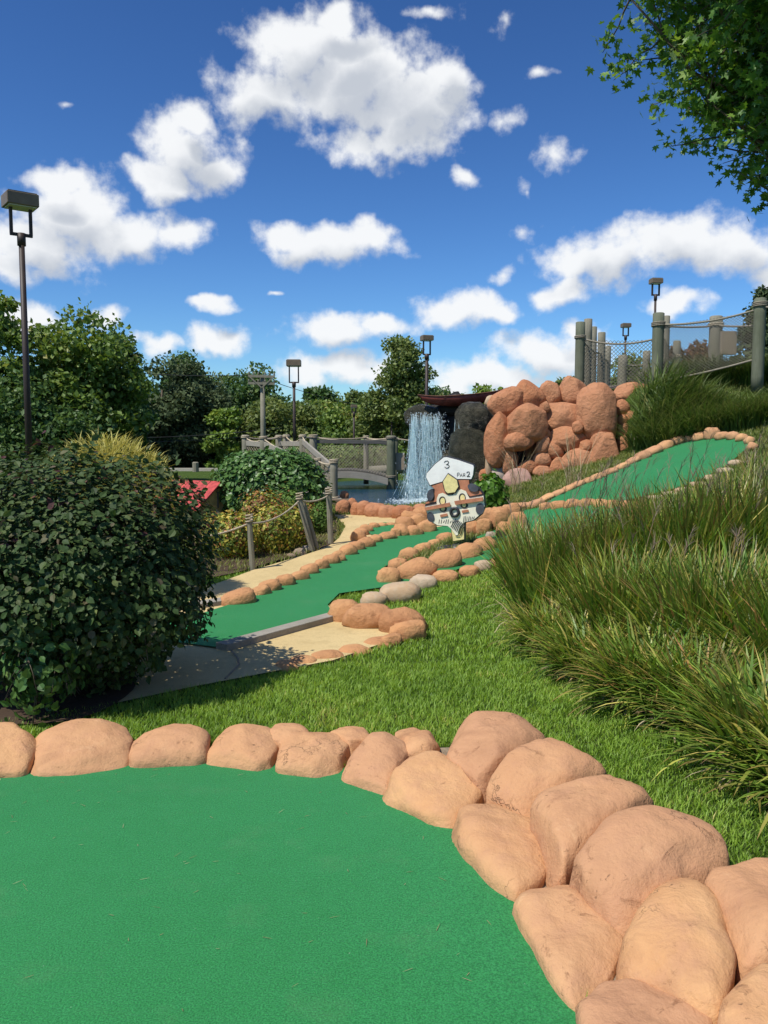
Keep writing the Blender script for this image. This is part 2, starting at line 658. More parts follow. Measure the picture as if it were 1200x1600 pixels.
def mat_plain(name, c, rough=0.6, var=0.12, scale=8, metallic=0.0, bmp=0.1, spec=0.4):
    m, t, b, out = mat_new(name)
    co = t.n('ShaderNodeTexCoord').outputs['Object']
    n1 = t.noise(co, scale, 5, 0.6)
    lo = tuple(max(0, x * (1 - var * 1.6)) for x in c)
    hi = tuple(min(1, x * (1 + var)) for x in c)
    t.put(b.inputs['Base Color'], t.mix(t.maprange(n1, 0.35, 0.65), (*lo, 1), (*hi, 1)))
    b.inputs['Roughness'].default_value = rough
    b.inputs['Metallic'].default_value = metallic
    b.inputs['Specular IOR Level'].default_value = spec
    bump(t, b, t.noise(co, scale * 6, 3, 0.6), bmp, 0.01)
    return m


M_ROPE = mat_plain('rope', (0.52, 0.43, 0.30), 0.9, 0.25, 60, bmp=0.6, spec=0.1)
M_ROPEG = mat_plain('grey_rope', (0.30, 0.265, 0.20), 0.9, 0.25, 60, bmp=0.6, spec=0.1)
M_NET = mat_plain('netting', (0.30, 0.26, 0.19), 0.9, 0.2, 40, spec=0.1)
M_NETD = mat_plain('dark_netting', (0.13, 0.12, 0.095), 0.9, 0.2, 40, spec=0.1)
M_BRONZE = mat_plain('bronze_lamp_paint', (0.042, 0.027, 0.021), 0.55, 0.15, 3)
M_LAMPHEAD = mat_plain('lamp_head_paint', (0.17, 0.125, 0.08), 0.5, 0.1, 4)
M_LENS = mat_plain('lamp_lens', (0.65, 0.66, 0.62), 0.2, 0.05, 4)
M_CANOE = mat_plain('red_canoe_paint', (0.20, 0.045, 0.030), 0.55, 0.25, 5)
M_CANOE_IN = mat_plain('canoe_inside', (0.12, 0.05, 0.03), 0.8, 0.25, 5)
M_ROOF = mat_plain('red_roof_paint', (0.46, 0.060, 0.050), 0.6, 0.25, 9)
M_CABIN = mat_plain('yellow_cabin_paint', (0.50, 0.36, 0.13), 0.7, 0.15, 7)
M_BOX = mat_plain('tan_metal_box', (0.33, 0.26, 0.175), 0.5, 0.08, 5)
M_WHITE = mat_plain('white_sign_paint', (0.86, 0.84, 0.78), 0.5, 0.05, 9)
M_CREAM = mat_plain('cream_sign_paint', (0.84, 0.79, 0.60), 0.5, 0.05, 9)
M_YELLOW = mat_plain('yellow_sign_paint', (0.82, 0.69, 0.30), 0.5, 0.08, 25)
M_BROWN = mat_plain('brown_sign_paint', (0.50, 0.20, 0.105), 0.55, 0.15, 12)
M_BLACK = mat_plain('black_sign_paint', (0.035, 0.034, 0.036), 0.45, 0.2, 12)
M_CHAR = mat_plain('charcoal_sign_paint', (0.075, 0.078, 0.09), 0.5, 0.2, 12)
M_WIRE = mat_plain('wire', (0.03, 0.03, 0.03), 0.6, 0.1, 5)
M_BARK = mat_wood('bark', (0.16, 0.125, 0.09), (0.10, 0.078, 0.055), 0.5, rough=0.95)
M_BARKP = mat_wood('pale_bark', (0.30, 0.26, 0.20), (0.2, 0.17, 0.13), 0.5, rough=0.95)
M_SOIL = mat_concrete('mulch_soil', (0.085, 0.055, 0.035), (0.06, 0.04, 0.026), 40)


def mat_leaf(name, stops, transl=0.3, rough=0.5, tip=None, spec=0.35, bright=1.25):
    """colour from a random number per leaf (tint.x); tint.y runs along a blade"""
    m, t, b, out = mat_new(name)
    at = t.n('ShaderNodeAttribute')
    at.attribute_name = 'tint'
    s = t.n('ShaderNodeSeparateXYZ')
    t.put(s.inputs[0], at.outputs['Vector'])
    col = t.ramp(s.outputs[0], stops)
    if tip is not None:
        col = t.mix(t.math('MULTIPLY', t.maprange(s.outputs[1], 0.45, 1.0, 0, 1), t.maprange(s.outputs[2], 0.3, 0.9, 0, 0.9)), col, (*tip, 1))
    t.put(b.inputs['Base Color'], col)
    b.inputs['Roughness'].default_value = rough
    b.inputs['Specular IOR Level'].default_value = spec
    tr = t.n('ShaderNodeBsdfTranslucent')
    hv = t.n('ShaderNodeHueSaturation')
    hv.inputs['Hue'].default_value = 0.485
    hv.inputs['Saturation'].default_value = 1.1
    hv.inputs['Value'].default_value = bright
    t.put(hv.inputs['Color'], col)
    t.t.links.new(hv.outputs[0], tr.inputs[0])
    mx = t.n('ShaderNodeMixShader')
    mx.inputs[0].default_value = transl
    t.t.links.new(b.outputs[0], mx.inputs[1])
    t.t.links.new(tr.outputs[0], mx.inputs[2])
    t.t.links.new(mx.outputs[0], out.inputs[0])
    return m


L_TREE = mat_leaf('leaf_mixed_green', [(0, (0.0689, 0.1272, 0.0255)), (0.5, (0.1377, 0.2228, 0.0382)), (0.85, (0.2295, 0.3075, 0.0594)), (1, (0.3903, 0.3606, 0.106))])
L_DARK = mat_leaf('leaf_dark_green', [(0, (0.0441, 0.0939, 0.0276)), (0.6, (0.0883, 0.1656, 0.0387)), (1, (0.1656, 0.2346, 0.0663))])
L_CEDAR = mat_leaf('leaf_cedar', [(0, (0.0416, 0.068, 0.0265)), (0.6, (0.0794, 0.1134, 0.0416)), (1, (0.1418, 0.1663, 0.068))], 0.15, 0.8)
L_LIME = mat_leaf('leaf_lime', [(0, (0.084, 0.1512, 0.0235)), (0.6, (0.168, 0.2688, 0.0403)), (1, (0.3024, 0.3696, 0.0672))])
L_OLIVE = mat_leaf('leaf_olive', [(0, (0.0855, 0.1307, 0.0317)), (0.6, (0.1691, 0.2255, 0.0541)), (1, (0.293, 0.3156, 0.1015))])
L_MAPLE = mat_leaf('leaf_maple', [(0, (0.0491, 0.1229, 0.0274)), (0.5, (0.1229, 0.2599, 0.0383)), (0.86, (0.2325, 0.3553, 0.0601)), (0.93, (0.8201, 0.9295, 0.6561)), (1, (0.9295, 1.0388, 0.7654))], 0.35, 0.45)
L_BUSH = mat_leaf('leaf_bush_dark', [(0, (0.0282, 0.0512, 0.015)), (0.45, (0.0522, 0.0945, 0.0256)), (0.7, (0.0905, 0.128, 0.0391)), (0.85, (0.1206, 0.0925, 0.0573)), (1, (0.1708, 0.2167, 0.0679))], 0.22, 0.6, spec=0.25)
L_BUSHP = mat_leaf('leaf_barberry', [(0, (0.0455, 0.0156, 0.0156)), (0.6, (0.091, 0.0325, 0.026)), (1, (0.143, 0.078, 0.039))], 0.2, 0.5)
L_IVY = mat_leaf('leaf_ivy', [(0, (0.0428, 0.1009, 0.0232)), (0.6, (0.097, 0.194, 0.0428)), (1, (0.194, 0.2911, 0.0776))], 0.2, 0.4)
L_SPIREA = mat_leaf('leaf_spirea', [(0, (0.0797, 0.1436, 0.0237)), (0.35, (0.1913, 0.2531, 0.0372)), (0.6, (0.4781, 0.4387, 0.0675)), (0.8, (0.6694, 0.5062, 0.1013)), (1, (0.4781, 0.2025, 0.0675))], 0.3, 0.5)
L_SPIREAR = mat_leaf('leaf_rust', [(0, (0.112, 0.08, 0.024)), (0.5, (0.288, 0.12, 0.04)), (1, (0.48, 0.24, 0.064))], 0.3, 0.5)
L_CONIFER = mat_leaf('leaf_dwarf_conifer', [(0, (0.056, 0.119, 0.0168)), (0.6, (0.119, 0.21, 0.0308)), (1, (0.182, 0.266, 0.049))], 0.2, 0.7)
L_YGRASS = mat_leaf('leaf_yellow_grass', [(0, (0.2113, 0.2275, 0.0488)), (0.5, (0.4875, 0.455, 0.1219)), (1, (0.7313, 0.65, 0.2275))], 0.3, 0.6)
L_LAWN = mat_leaf('lawn_blades', [(0, (0.1436, 0.2696, 0.0304)), (0.5, (0.262, 0.4203, 0.0524)), (0.85, (0.3718, 0.5234, 0.0828)), (1, (0.5746, 0.5075, 0.1518))], 0.42, 0.5, tip=(0.30, 0.40, 0.10), bright=1.5)
L_HILL = mat_leaf('hill_blades', [(0, (0.12, 0.17, 0.03)), (.5, (0.20, 0.245, 0.05)), (1, (0.36, 0.32, 0.12))], 0.42, 0.5, tip=(0.38, 0.34, 0.13), bright=1.5)
L_TALL = mat_leaf('tall_grass_blades', [(0, (0.0776, 0.1658, 0.0242)), (0.4, (0.1507, 0.2724, 0.0363)), (0.72, (0.255, 0.3907, 0.0524)), (0.86, (0.4876, 0.4973, 0.0906)), (0.93, (0.8866, 0.734, 0.2217)), (1, (0.4433, 0.2013, 0.0806))], 0.32, 0.42, tip=(0.30, 0.16, 0.06), spec=0.4)
L_DEAD = mat_leaf('dead_grass_blades', [(0, (0.20, 0.13, 0.06)), (.5, (0.36, 0.27, 0.14)), (1, (0.50, 0.42, 0.26))], 0.2, 0.7)
L_BANK = mat_leaf('bank_grass_blades', [(0, (0.0504, 0.099, 0.0216)), (0.5, (0.099, 0.171, 0.0324)), (0.85, (0.18, 0.252, 0.0576)), (1, (0.396, 0.36, 0.144))], 0.3, 0.5, tip=(0.20, 0.19, 0.07))
L_PLUME = mat_leaf('grass_plumes', [(0, (0.13, 0.085, 0.055)), (1, (0.32, 0.25, 0.19))], 0.3, 0.8)
L_STEM = mat_leaf('grass_stems', [(0, (0.07, 0.09, 0.02)), (1, (0.17, 0.11, 0.05))], 0.1, 0.6)
L_PALM = mat_leaf('leaf_bright_perennial', [(0, (0.05, 0.12, 0.012)), (.6, (0.10, 0.22, 0.022)), (1, (0.16, 0.30, 0.04))], 0.3, 0.45)
L_ORANGE = mat_leaf('leaf_turning', [(0, (0.05, 0.07, 0.018)), (.5, (0.16, 0.09, 0.03)), (1, (0.30, 0.11, 0.04))], 0.3, 0.5)


def mat_water():
    m, t, b, out = mat_new('pond_water')
    co = t.n('ShaderNodeNewGeometry').outputs['Position']
    v = t.vec('MULTIPLY', co, (1.0, 0.55, 1.0))
    n = t.math('ADD', t.noise(v, 9, 4, 0.6), t.math('MULTIPLY', t.noise(v, 28, 3, 0.6), 0.4))
    b.inputs['Base Color'].default_value = (0.015, 0.065, 0.125, 1)
    b.inputs['Roughness'].default_value = 0.06
    b.inputs['IOR'].default_value = 1.33
    b.inputs['Specular IOR Level'].default_value = 0.6
    bump(t, b, n, 0.55, 0.05)
    return m


M_WATER = mat_water()


def mat_falls(name, alpha, c):
    m, t, b, out = mat_new(name)
    b.inputs['Base Color'].default_value = (*c, 1)
    b.inputs['Roughness'].default_value = 0.25
    b.inputs['Specular IOR Level'].default_value = 0.6
    tr = t.n('ShaderNodeBsdfTranslucent')
    tr.inputs[0].default_value = (*c, 1)
    mx = t.n('ShaderNodeMixShader')
    mx.inputs[0].default_value = 0.35
    t.t.links.new(b.outputs[0], mx.inputs[1])
    t.t.links.new(tr.outputs[0], mx.inputs[2])
    tp = t.n('ShaderNodeBsdfTransparent')
    m2 = t.n('ShaderNodeMixShader')
    at = t.n('ShaderNodeAttribute')
    at.attribute_name = 'tint'
    s = t.n('ShaderNodeSeparateXYZ')
    t.put(s.inputs[0], at.outputs['Vector'])
    t.put(m2.inputs[0], t.math('MULTIPLY', s.outputs[0], alpha))
    t.t.links.new(tp.outputs[0], m2.inputs[1])
    t.t.links.new(mx.outputs[0], m2.inputs[2])
    t.t.links.new(m2.outputs[0], out.inputs[0])
    return m


M_FALL = mat_falls('falling_water', 0.8, (0.62, 0.80, 0.82))
M_FOAM = mat_falls('foam', 0.8, (0.78, 0.88, 0.90))

# ------------------------------------------------------------------ polygons on the ground
def inside(poly, x, y):
    x = np.asarray(x)
    y = np.asarray(y)
    r = np.zeros(x.shape, bool)
    n = len(poly)
    for i in range(n):
        x1, y1 = poly[i][0], poly[i][1]
        x2, y2 = poly[(i + 1) % n][0], poly[(i + 1) % n][1]
        if y1 == y2:
            continue
        c = ((y1 > y) != (y2 > y)) & (x < (x2 - x1) * (y - y1) / (y2 - y1) + x1)
        r ^= c
    return r


def smooth_closed(pts, n):
    """Catmull-Rom through closed points, resampled to n"""
    pts = np.asarray(pts, float)
    k = len(pts)
    out = []
    per = 8
    for i in range(k):
        p0, p1, p2, p3 = pts[(i - 1) % k], pts[i], pts[(i + 1) % k], pts[(i + 2) % k]
        for j in range(per):
            t = j / per
            out.append(0.5 * ((2 * p1) + (-p0 + p2) * t + (2 * p0 - 5 * p1 + 4 * p2 - p3) * t * t + (-p0 + 3 * p1 - 3 * p2 + p3) * t ** 3))
    out = np.array(out)
    seg = np.linalg.norm(np.roll(out, -1, 0)[:, :2] - out[:, :2], axis=1)
    cum = np.concatenate([[0], np.cumsum(seg)])
    tot = cum[-1]
    closed = np.vstack([out, out[:1]])
    s = np.linspace(0, tot, n, endpoint=False)
    return np.stack([np.interp(s, cum, closed[:, d]) for d in range(out.shape[1])], 1)


def drape(name, poly, dz, mat, cell, smoothn=0, skirt=0.0):
    poly = np.asarray(poly, float)[:, :2]
    if smoothn:
        poly = smooth_closed(poly, smoothn)
    # refine border
    b = []
    for i in range(len(poly)):
        p, q = poly[i], poly[(i + 1) % len(poly)]
        k = max(1, int(np.linalg.norm(q - p) / cell))
        for j in range(k):
            b.append(p + (q - p) * j / k)
    b = np.array(b)
    xs = np.arange(b[:, 0].min(), b[:, 0].max(), cell)
    ys = np.arange(b[:, 1].min(), b[:, 1].max(), cell)
    X, Y = np.meshgrid(xs, ys)
    X, Y = X.ravel(), Y.ravel()
    m = inside(b, X, Y)
    X, Y = X[m], Y[m]
    # drop points hugging the border
    keep = np.ones(len(X), bool)
    for p in b:
        keep &= (np.abs(X - p[0]) + np.abs(Y - p[1])) > cell * 0.45
    X, Y = X[keep], Y[keep]
    pts = [Vector((float(a), float(c))) for a, c in b] + [Vector((float(a), float(c))) for a, c in zip(X, Y)]
    edges = [(i, (i + 1) % len(b)) for i in range(len(b))]
    vv, ee, ff, *_ = delaunay_2d_cdt(pts, edges, [], 0, 1e-5)
    xy = np.array([[v.x, v.y] for v in vv])
    T = np.array([f for f in ff if len(f) == 3])
    c = xy[T].mean(1)
    T = T[inside(b, c[:, 0], c[:, 1])]
    Z = H(xy[:, 0], xy[:, 1]) + dz
    me = np_mesh(name, np.column_stack([xy, Z]), tris=T, smooth=True)
    me.materials.append(mat)
    if len(T):
        a = xy[T[0]]
        if np.cross(a[1] - a[0], a[2] - a[0]) < 0:
            me.flip_normals()
    o = link(name, me)
    return o


def gp(lst, dz=0.0):
    return np.array([G(px, py, dz)[:2] for px, py in lst])


# near green (flat, the one the photographer stands at)
NEAR_GREEN = np.vstack([
    np.array([PZ(px, py, 0.0)[:2] for px, py in [(-60, 1195), (45, 1196), (120, 1188), (200, 1180), (290, 1176), (370, 1180), (440, 1185), (520, 1196),
              (600, 1226), (660, 1258), (710, 1290), (770, 1360), (815, 1420), (850, 1490), (890, 1560), (930, 1620)]]),
    np.array([[0.72, 1.2], [1.0, 0.2], [1.0, -2.0], [-4.5, -2.0], [-4.5, 3.7]])])

# hole three carpet with its side lane
HOLE3 = gp([(120, 1010), (250, 1006), (346, 1019), (525, 972), (512, 950), (530, 932), (600, 922), (690, 900), (760, 880), (800, 868), (850, 850), (990, 822),
            (1000, 792), (900, 788), (820, 800), (785, 828), (745, 842), (700, 872), (640, 893), (603, 905), (600, 890), (640, 870), (690, 850), (712, 835), (700, 824),
            (640, 834), (590, 848), (545, 866), (480, 894), (400, 936), (352, 952), (270, 978), (150, 985)])
CUP_GREEN = gp([(566, 833), (575, 822), (600, 819), (630, 820), (640, 828), (620, 834), (585, 840)])
UPPER = gp([(835, 800), (870, 778), (930, 753), (1000, 722), (1045, 702), (1090, 688), (1130, 684), (1165, 690), (1174, 697), (1150, 718), (1128, 735), (1085, 757), (1050, 768), (985, 784), (930, 792)])
UPPER = UPPER + 0.0
# aggregate walk: round the left of hole three, up to the pond
PATH = gp([(-260, 1150), (60, 1128), (160, 1108), (300, 1078), (430, 1053), (520, 1036), (612, 1004), (640, 985), (600, 970), (530, 966), (500, 935), (560, 892), (640, 852), (694, 832), (700, 822), (660, 806),
           (560, 806), (522, 806), (540, 824), (530, 842), (520, 851), (492, 864), (440, 880), (396, 893), (340, 914), (250, 935), (60, 965), (-260, 985)])
ISLAND = gp([(622, 897), (650, 876), (690, 852), (722, 842), (748, 846), (730, 858), (700, 870), (660, 886)])
POLYS = [NEAR_GREEN, HOLE3, CUP_GREEN, UPPER, PATH]

# ------------------------------------------------------------------ ground sheet
def axis(lo_far, lo, hi, hi_far, step):
    mid = np.arange(lo, hi + 1e-6, step)
    a, b_ = [], []
    s, x = step, hi
    while x < hi_far:
        s *= 1.25
        x += s
        b_.append(x)
    s, x = step, lo
    while x > lo_far:
        s *= 1.25
        x -= s
        a.append(x)
    return np.concatenate([a[::-1], mid, b_])


gx = axis(-900, -7, 13, 900, 0.16)
gy = axis(-300, -3, 33, 1500, 0.16)
GX, GY = np.meshgrid(gx, gy)
GZ = H(GX, GY)
lawn_bump = np.zeros_like(GZ)
nx, ny = len(gx), len(gy)
idx = np.arange(nx * ny).reshape(ny, nx)
Q = np.stack([idx[:-1, :-1], idx[:-1, 1:], idx[1:, 1:], idx[1:, :-1]], -1).reshape(-1, 4)
me = np_mesh('ground', np.stack([GX, GY, GZ], -1).reshape(-1, 3), quads=Q, smooth=True)
ground = link('ground', me, M_GROUND)
tag(ground, 'sloping lawn ground under the whole course', kind='structure')

o = drape('path', PATH, 0.022, M_PATH, 0.25)
tag(o, 'cream aggregate walk beside the third hole', kind='structure')
o = drape('putting_green', NEAR_GREEN, 0.012, M_TURF, 0.25)
tag(o, 'large curved green carpet in front with stone rim', kind='structure')
o = drape('putting_green', HOLE3, 0.036, M_TURF, 0.22)
tag(o, 'long green carpet lane of the third hole', kind='structure')
o = drape('putting_green', CUP_GREEN, 0.036, M_TURF, 0.12)
tag(o, 'tiny round green pocket beside the pond stones', kind='structure')
o = drape('putting_green', UPPER, 0.036, M_TURF, 0.22)
tag(o, 'green carpet climbing the hillside below the boulders', kind='structure')

o = drape('island_soil', ISLAND, 0.05, M_GROUND, 0.2)
tag(o, 'grassy island between the two lanes', kind='structure')

# water
pw = []
for i in range(64):
    a = 2 * math.pi * i / 64
    pw.append((POND_C[0] + POND_R[0] * 1.03 * math.cos(a), POND_C[1] + POND_R[1] * 1.03 * math.sin(a), WATER_Z))
me = bpy.data.meshes.new('pond_water')
me.from_pydata(pw, [], [tuple(range(64))])
o = link('pond_water', me, M_WATER)
tag(o, 'dark blue rippled pond below the waterfall', kind='structure')

# ------------------------------------------------------------------ stones
def fbm(p, s, octv=3):
    v, a = 0.0, 1.0
    for _ in range(octv):
        v += a * mnoise.noise(Vector((p[0] * s, p[1] * s, p[2] * s)))
        s *= 2.1
        a *= 0.5
    return v


def hull2(pts):
    P_ = sorted([tuple(p) for p in pts])
    def half(Q):
        h = []
        for p in Q:
            while len(h) > 1 and (h[-1][0] - h[-2][0]) * (p[1] - h[-2][1]) - (h[-1][1] - h[-2][1]) * (p[0] - h[-2][0]) <= 0:
                h.pop()
            h.append(p)
        return h
    return np.array(half(P_)[:-1] + half(P_[::-1])[:-1])


def facets(V, c, seed, k, lo=.80, hi=.97, soft=.75, up=.1):
    r_ = np.random.default_rng(seed + 900)
    D = V - c
    for _ in range(k):
        n_ = r_.normal(size=3)
        n_[2] = abs(n_[2]) * .9 + up
        n_ /= np.linalg.norm(n_)
        d = D @ n_
        lim = d.max() * (lo + (hi - lo) * r_.random())
        over = np.maximum(0, d - lim)
        D -= n_ * (over * soft)[:, None]
    return D + c


def dome_stone(outline, top, seed, n=48, rings=15, floor=-0.06, rough=0.008, under=0.93, floor_gap=True):
    """pillow-shaped stone over an outline of (x, y, z) points"""
    ol = hull2(outline)
    for _ in range(2):                                   # corner cutting
        nx_ = np.roll(ol, -1, 0)
        ol = np.stack([ol * .90 + nx_ * .10, ol * .10 + nx_ * .90], 1).reshape(-1, 3)
    seg = np.linalg.norm(np.roll(ol, -1, 0)[:, :2] - ol[:, :2], axis=1)
    cum = np.concatenate([[0], np.cumsum(seg)])
    cl_ = np.vstack([ol, ol[:1]])
    ss = np.linspace(0, cum[-1], n, endpoint=False)
    ol = np.stack([np.interp(ss, cum, cl_[:, d]) for d in range(3)], 1)
    c = ol.mean(0)
    ol[:, :2] = c[:2] + (ol[:, :2] - c[:2]) * (np.array([1.065, 1.03]) if floor_gap else np.array([1.02, 1.015]))
    dxy = ol[:, :2] - c[:2]
    ro = np.linalg.norm(dxy, axis=1)
    di = dxy / ro[:, None]
    ew, ev = np.linalg.eigh(np.cov(dxy.T))
    loc = di @ ev
    re = 1 / np.sqrt((loc[:, 0] ** 2) / (2 * ew[0]) + (loc[:, 1] ** 2) / (2 * ew[1]))
    # best plane through the outline heights
    A_ = np.c_[dxy, np.ones(n)]
    pl, *_ = np.linalg.lstsq(A_, ol[:, 2], rcond=None)
    r_ = np.random.default_rng(seed)
    lean = r_.normal(size=2) * .10
    V = []
    rr = np.linspace(0, 1, rings + 1)[1:]
    rr = 1 - (1 - rr) ** 1.5
    V.append([c[0], c[1], top])
    off = np.array([seed * 3.1, seed * 1.7, seed * 2.3])
    for t in rr:
        f = (1 - t ** 3.2) ** 0.62 if t < 1 else 0.0
        b_ = t ** 1.1
        rad = t * (re * (1 - b_) + ro * b_)
        xy = c[:2] + di * rad[:, None]
        zp = (pl[0] * (xy[:, 0] - c[0]) + pl[1] * (xy[:, 1] - c[1])) * .45 + pl[2]
        zb = zp * (1 - b_) + ol[:, 2] * b_
        tl = ((xy - c[:2]) @ lean) * f * .6
        for k in range(n):
            V.append([xy[k, 0], xy[k, 1], zb[k] + (top - pl[2]) * f + tl[k]])
    for t, zf in ((1.0, 0.5), (under, 0.0)):
        for p in ol:
            q = c + (p - c) * t
            q[2] = floor + (p[2] - floor) * zf
            V.append(q)
    V = np.array(V)
    N = V - np.array([c[0], c[1], floor])
    N /= np.maximum(np.linalg.norm(N, axis=1), 1e-6)[:, None]
    nv_ = len(V) - 2 * n
    V[:nv_] = facets(V[:nv_], np.array([c[0], c[1], pl[2] * .3]), seed, 6, .76, .95, .7)
    for i in range(len(V)):
        d = fbm(V[i] + off, 3.0, 2) * .024 + fbm(V[i] - off, 12.0, 3) * rough
        V[i] += N[i] * d
    R = rings + 2
    F3 = [(0, 1 + k, 1 + (k + 1) % n) for k in range(n)]
    F4 = []
    for r in range(R - 1):
        for k in range(n):
            k2 = (k + 1) % n
            F4.append((1 + r * n + k, 1 + (r + 1) * n + k, 1 + (r + 1) * n + k2, 1 + r * n + k2))
    return np_mesh('stone', V, quads=F4, tris=F3, smooth=True)


NEAR_IN = [
    ([(-60, 1148), (0, 1137), (40, 1138), (64, 1150), (50, 1180), (36, 1208), (-60, 1213)], 0.0, .13, .20),
    ([(40, 1209), (49, 1180), (62, 1152), (100, 1132), (160, 1128), (195, 1135), (204, 1155), (197, 1193), (150, 1200), (90, 1207)], 0.0, .13, .21),
    ([(198, 1195), (201, 1165), (225, 1142), (270, 1134), (310, 1137), (326, 1155), (323, 1189), (270, 1188), (235, 1194)], 0.0, .12, .19),
    ([(325, 1189), (330, 1162), (352, 1142), (390, 1136), (425, 1140), (440, 1157), (430, 1196), (400, 1200), (370, 1194)], 0.0, .12, .19),
    ([(430, 1201), (438, 1165), (455, 1145), (490, 1141), (535, 1144), (553, 1162), (532, 1206), (500, 1210)], 0.0, .12, .19),
    ([(531, 1211), (546, 1178), (575, 1155), (612, 1152), (640, 1174), (620, 1204), (600, 1240), (565, 1226)], 0.0, .12, .18),
    ([(598, 1239), (620, 1204), (650, 1183), (700, 1180), (735, 1198), (753, 1225), (748, 1245), (730, 1268), (702, 1296), (670, 1276), (630, 1253)], 0.0, .12, .19),
    ([(700, 1290), (730, 1258), (765, 1246), (797, 1256), (828, 1276), (846, 1305), (855, 1338), (850, 1366), (822, 1382), (802, 1402), (770, 1375), (735, 1338)], 0.0, .11, .19),
    ([(800, 1402), (820, 1382), (850, 1370), (882, 1372), (908, 1388), (942, 1422), (970, 1455), (968, 1482), (950, 1525), (922, 1546), (902, 1574), (870, 1540), (840, 1490), (815, 1442)], 0.0, .10, .19),
    ([(900, 1572), (935, 1540), (970, 1518), (1000, 1532), (1042, 1558), (1110, 1597), (1120, 1660), (1000, 1700), (925, 1650)], 0.0, .09, .17),
    ([(412, 1150), (425, 1138), (450, 1134), (470, 1137), (482, 1148), (450, 1166)], .06, .09, .13),
    ([(515, 1152), (528, 1139), (550, 1137), (570, 1142), (584, 1155), (550, 1166)], .06, .09, .13),
    ([(606, 1160), (622, 1139), (645, 1137), (672, 1149), (690, 1166), (670, 1182), (636, 1180)], .05, .10, .15),
]
NEAR_OUT = [
    ([(692, 1176), (704, 1138), (735, 1118), (775, 1118), (815, 1126), (857, 1156), (838, 1172), (800, 1182), (774, 1207), (757, 1232), (735, 1200)], .07, .22, .31),
    ([(758, 1238), (774, 1207), (800, 1181), (835, 1164), (870, 1158), (915, 1169), (950, 1208), (912, 1220), (870, 1228), (842, 1246), (828, 1276), (798, 1256)], .07, .22, .31),
    ([(828, 1268), (845, 1242), (880, 1226), (920, 1214), (960, 1212), (995, 1228), (1027, 1265), (985, 1273), (952, 1290), (926, 1316), (892, 1356), (862, 1366), (851, 1332), (840, 1297)], .07, .22, .31),
    ([(885, 1362), (920, 1320), (950, 1287), (990, 1271), (1035, 1265), (1080, 1279), (1125, 1313), (1148, 1345), (1110, 1364), (1096, 1382), (1052, 1379), (1016, 1401), (992, 1427), (970, 1452), (945, 1427), (918, 1392)], .07, .22, .33),
    ([(960, 1507), (970, 1470), (995, 1427), (1025, 1388), (1055, 1379), (1092, 1384), (1121, 1412), (1136, 1462), (1151, 1507), (1150, 1535), (1122, 1592), (1080, 1577), (1035, 1547), (985, 1512)], .06, .16, .29),
    ([(1099, 1382), (1120, 1356), (1170, 1342), (1240, 1342), (1290, 1400), (1280, 1500), (1195, 1512), (1155, 1510), (1139, 1472), (1124, 1420)], .08, .22, .31),
    ([(1123, 1612), (1130, 1562), (1152, 1522), (1192, 1513), (1260, 1515), (1290, 1640), (1150, 1680)], .06, .14, .27),
]


def border_stones(parent, items, mat, seed0):
    for i, (ol, zl, zh, top) in enumerate(items):
        ys = [p[1] for p in ol]
        y0, y1 = min(ys), max(ys)
        pts = []
        for (px, py) in ol:
            f = (y1 - py) / (y1 - y0)
            pts.append(PZ(px, py, zl + 0.03 + (zh - .03 - zl - 0.03) * f ** 1.3))
        me = dome_stone(np.array(pts), zh + (-.005 if zl == 0 else .02), seed0 + i, floor_gap=(zl == 0))
        me.materials.append(mat)
        link('stone', me, None, parent)


nb = thing('stone_border', 'large terracotta stone rim curving round the nearest green carpet', 'stone border', (0.0, 4.0, 0.0))
border_stones(nb, NEAR_IN, M_STONE, 1)
border_stones(nb, NEAR_OUT, M_STONE, 40)
# mortar bed under the near stones
inner = [PZ(px, py, 0)[:2] for px, py in [(-60, 1190), (45, 1188), (200, 1176), (330, 1172), (440, 1180), (540, 1196), (610, 1225), (700, 1280), (770, 1350), (820, 1425), (860, 1490), (910, 1565), (960, 1640)]]
outer = [PZ(px, py, 0.05)[:2] for px, py in [(1260, 1630), (1270, 1420), (1120, 1350), (1000, 1262), (930, 1212), (840, 1160), (700, 1156), (560, 1160), (440, 1158), (300, 1156), (180, 1158), (60, 1160), (-60, 1165)]]
bed = np.array(inner + outer)
o = drape('mortar_bed', bed, 0.006, M_MORTAR, 0.15)
o.parent = nb
o.location = (-nb.location[0], -nb.location[1], -nb.location[2])


def ico(sub):
    bm = bmesh.new()
    bmesh.ops.create_icosphere(bm, subdivisions=sub, radius=1.0)
    V = np.array([v.co[:] for v in bm.verts])
    F = np.array([[v.index for v in f.verts] for f in bm.faces])
    bm.free()
    return V, F


ICO = {s: ico(s) for s in (2, 3, 4, 5)}


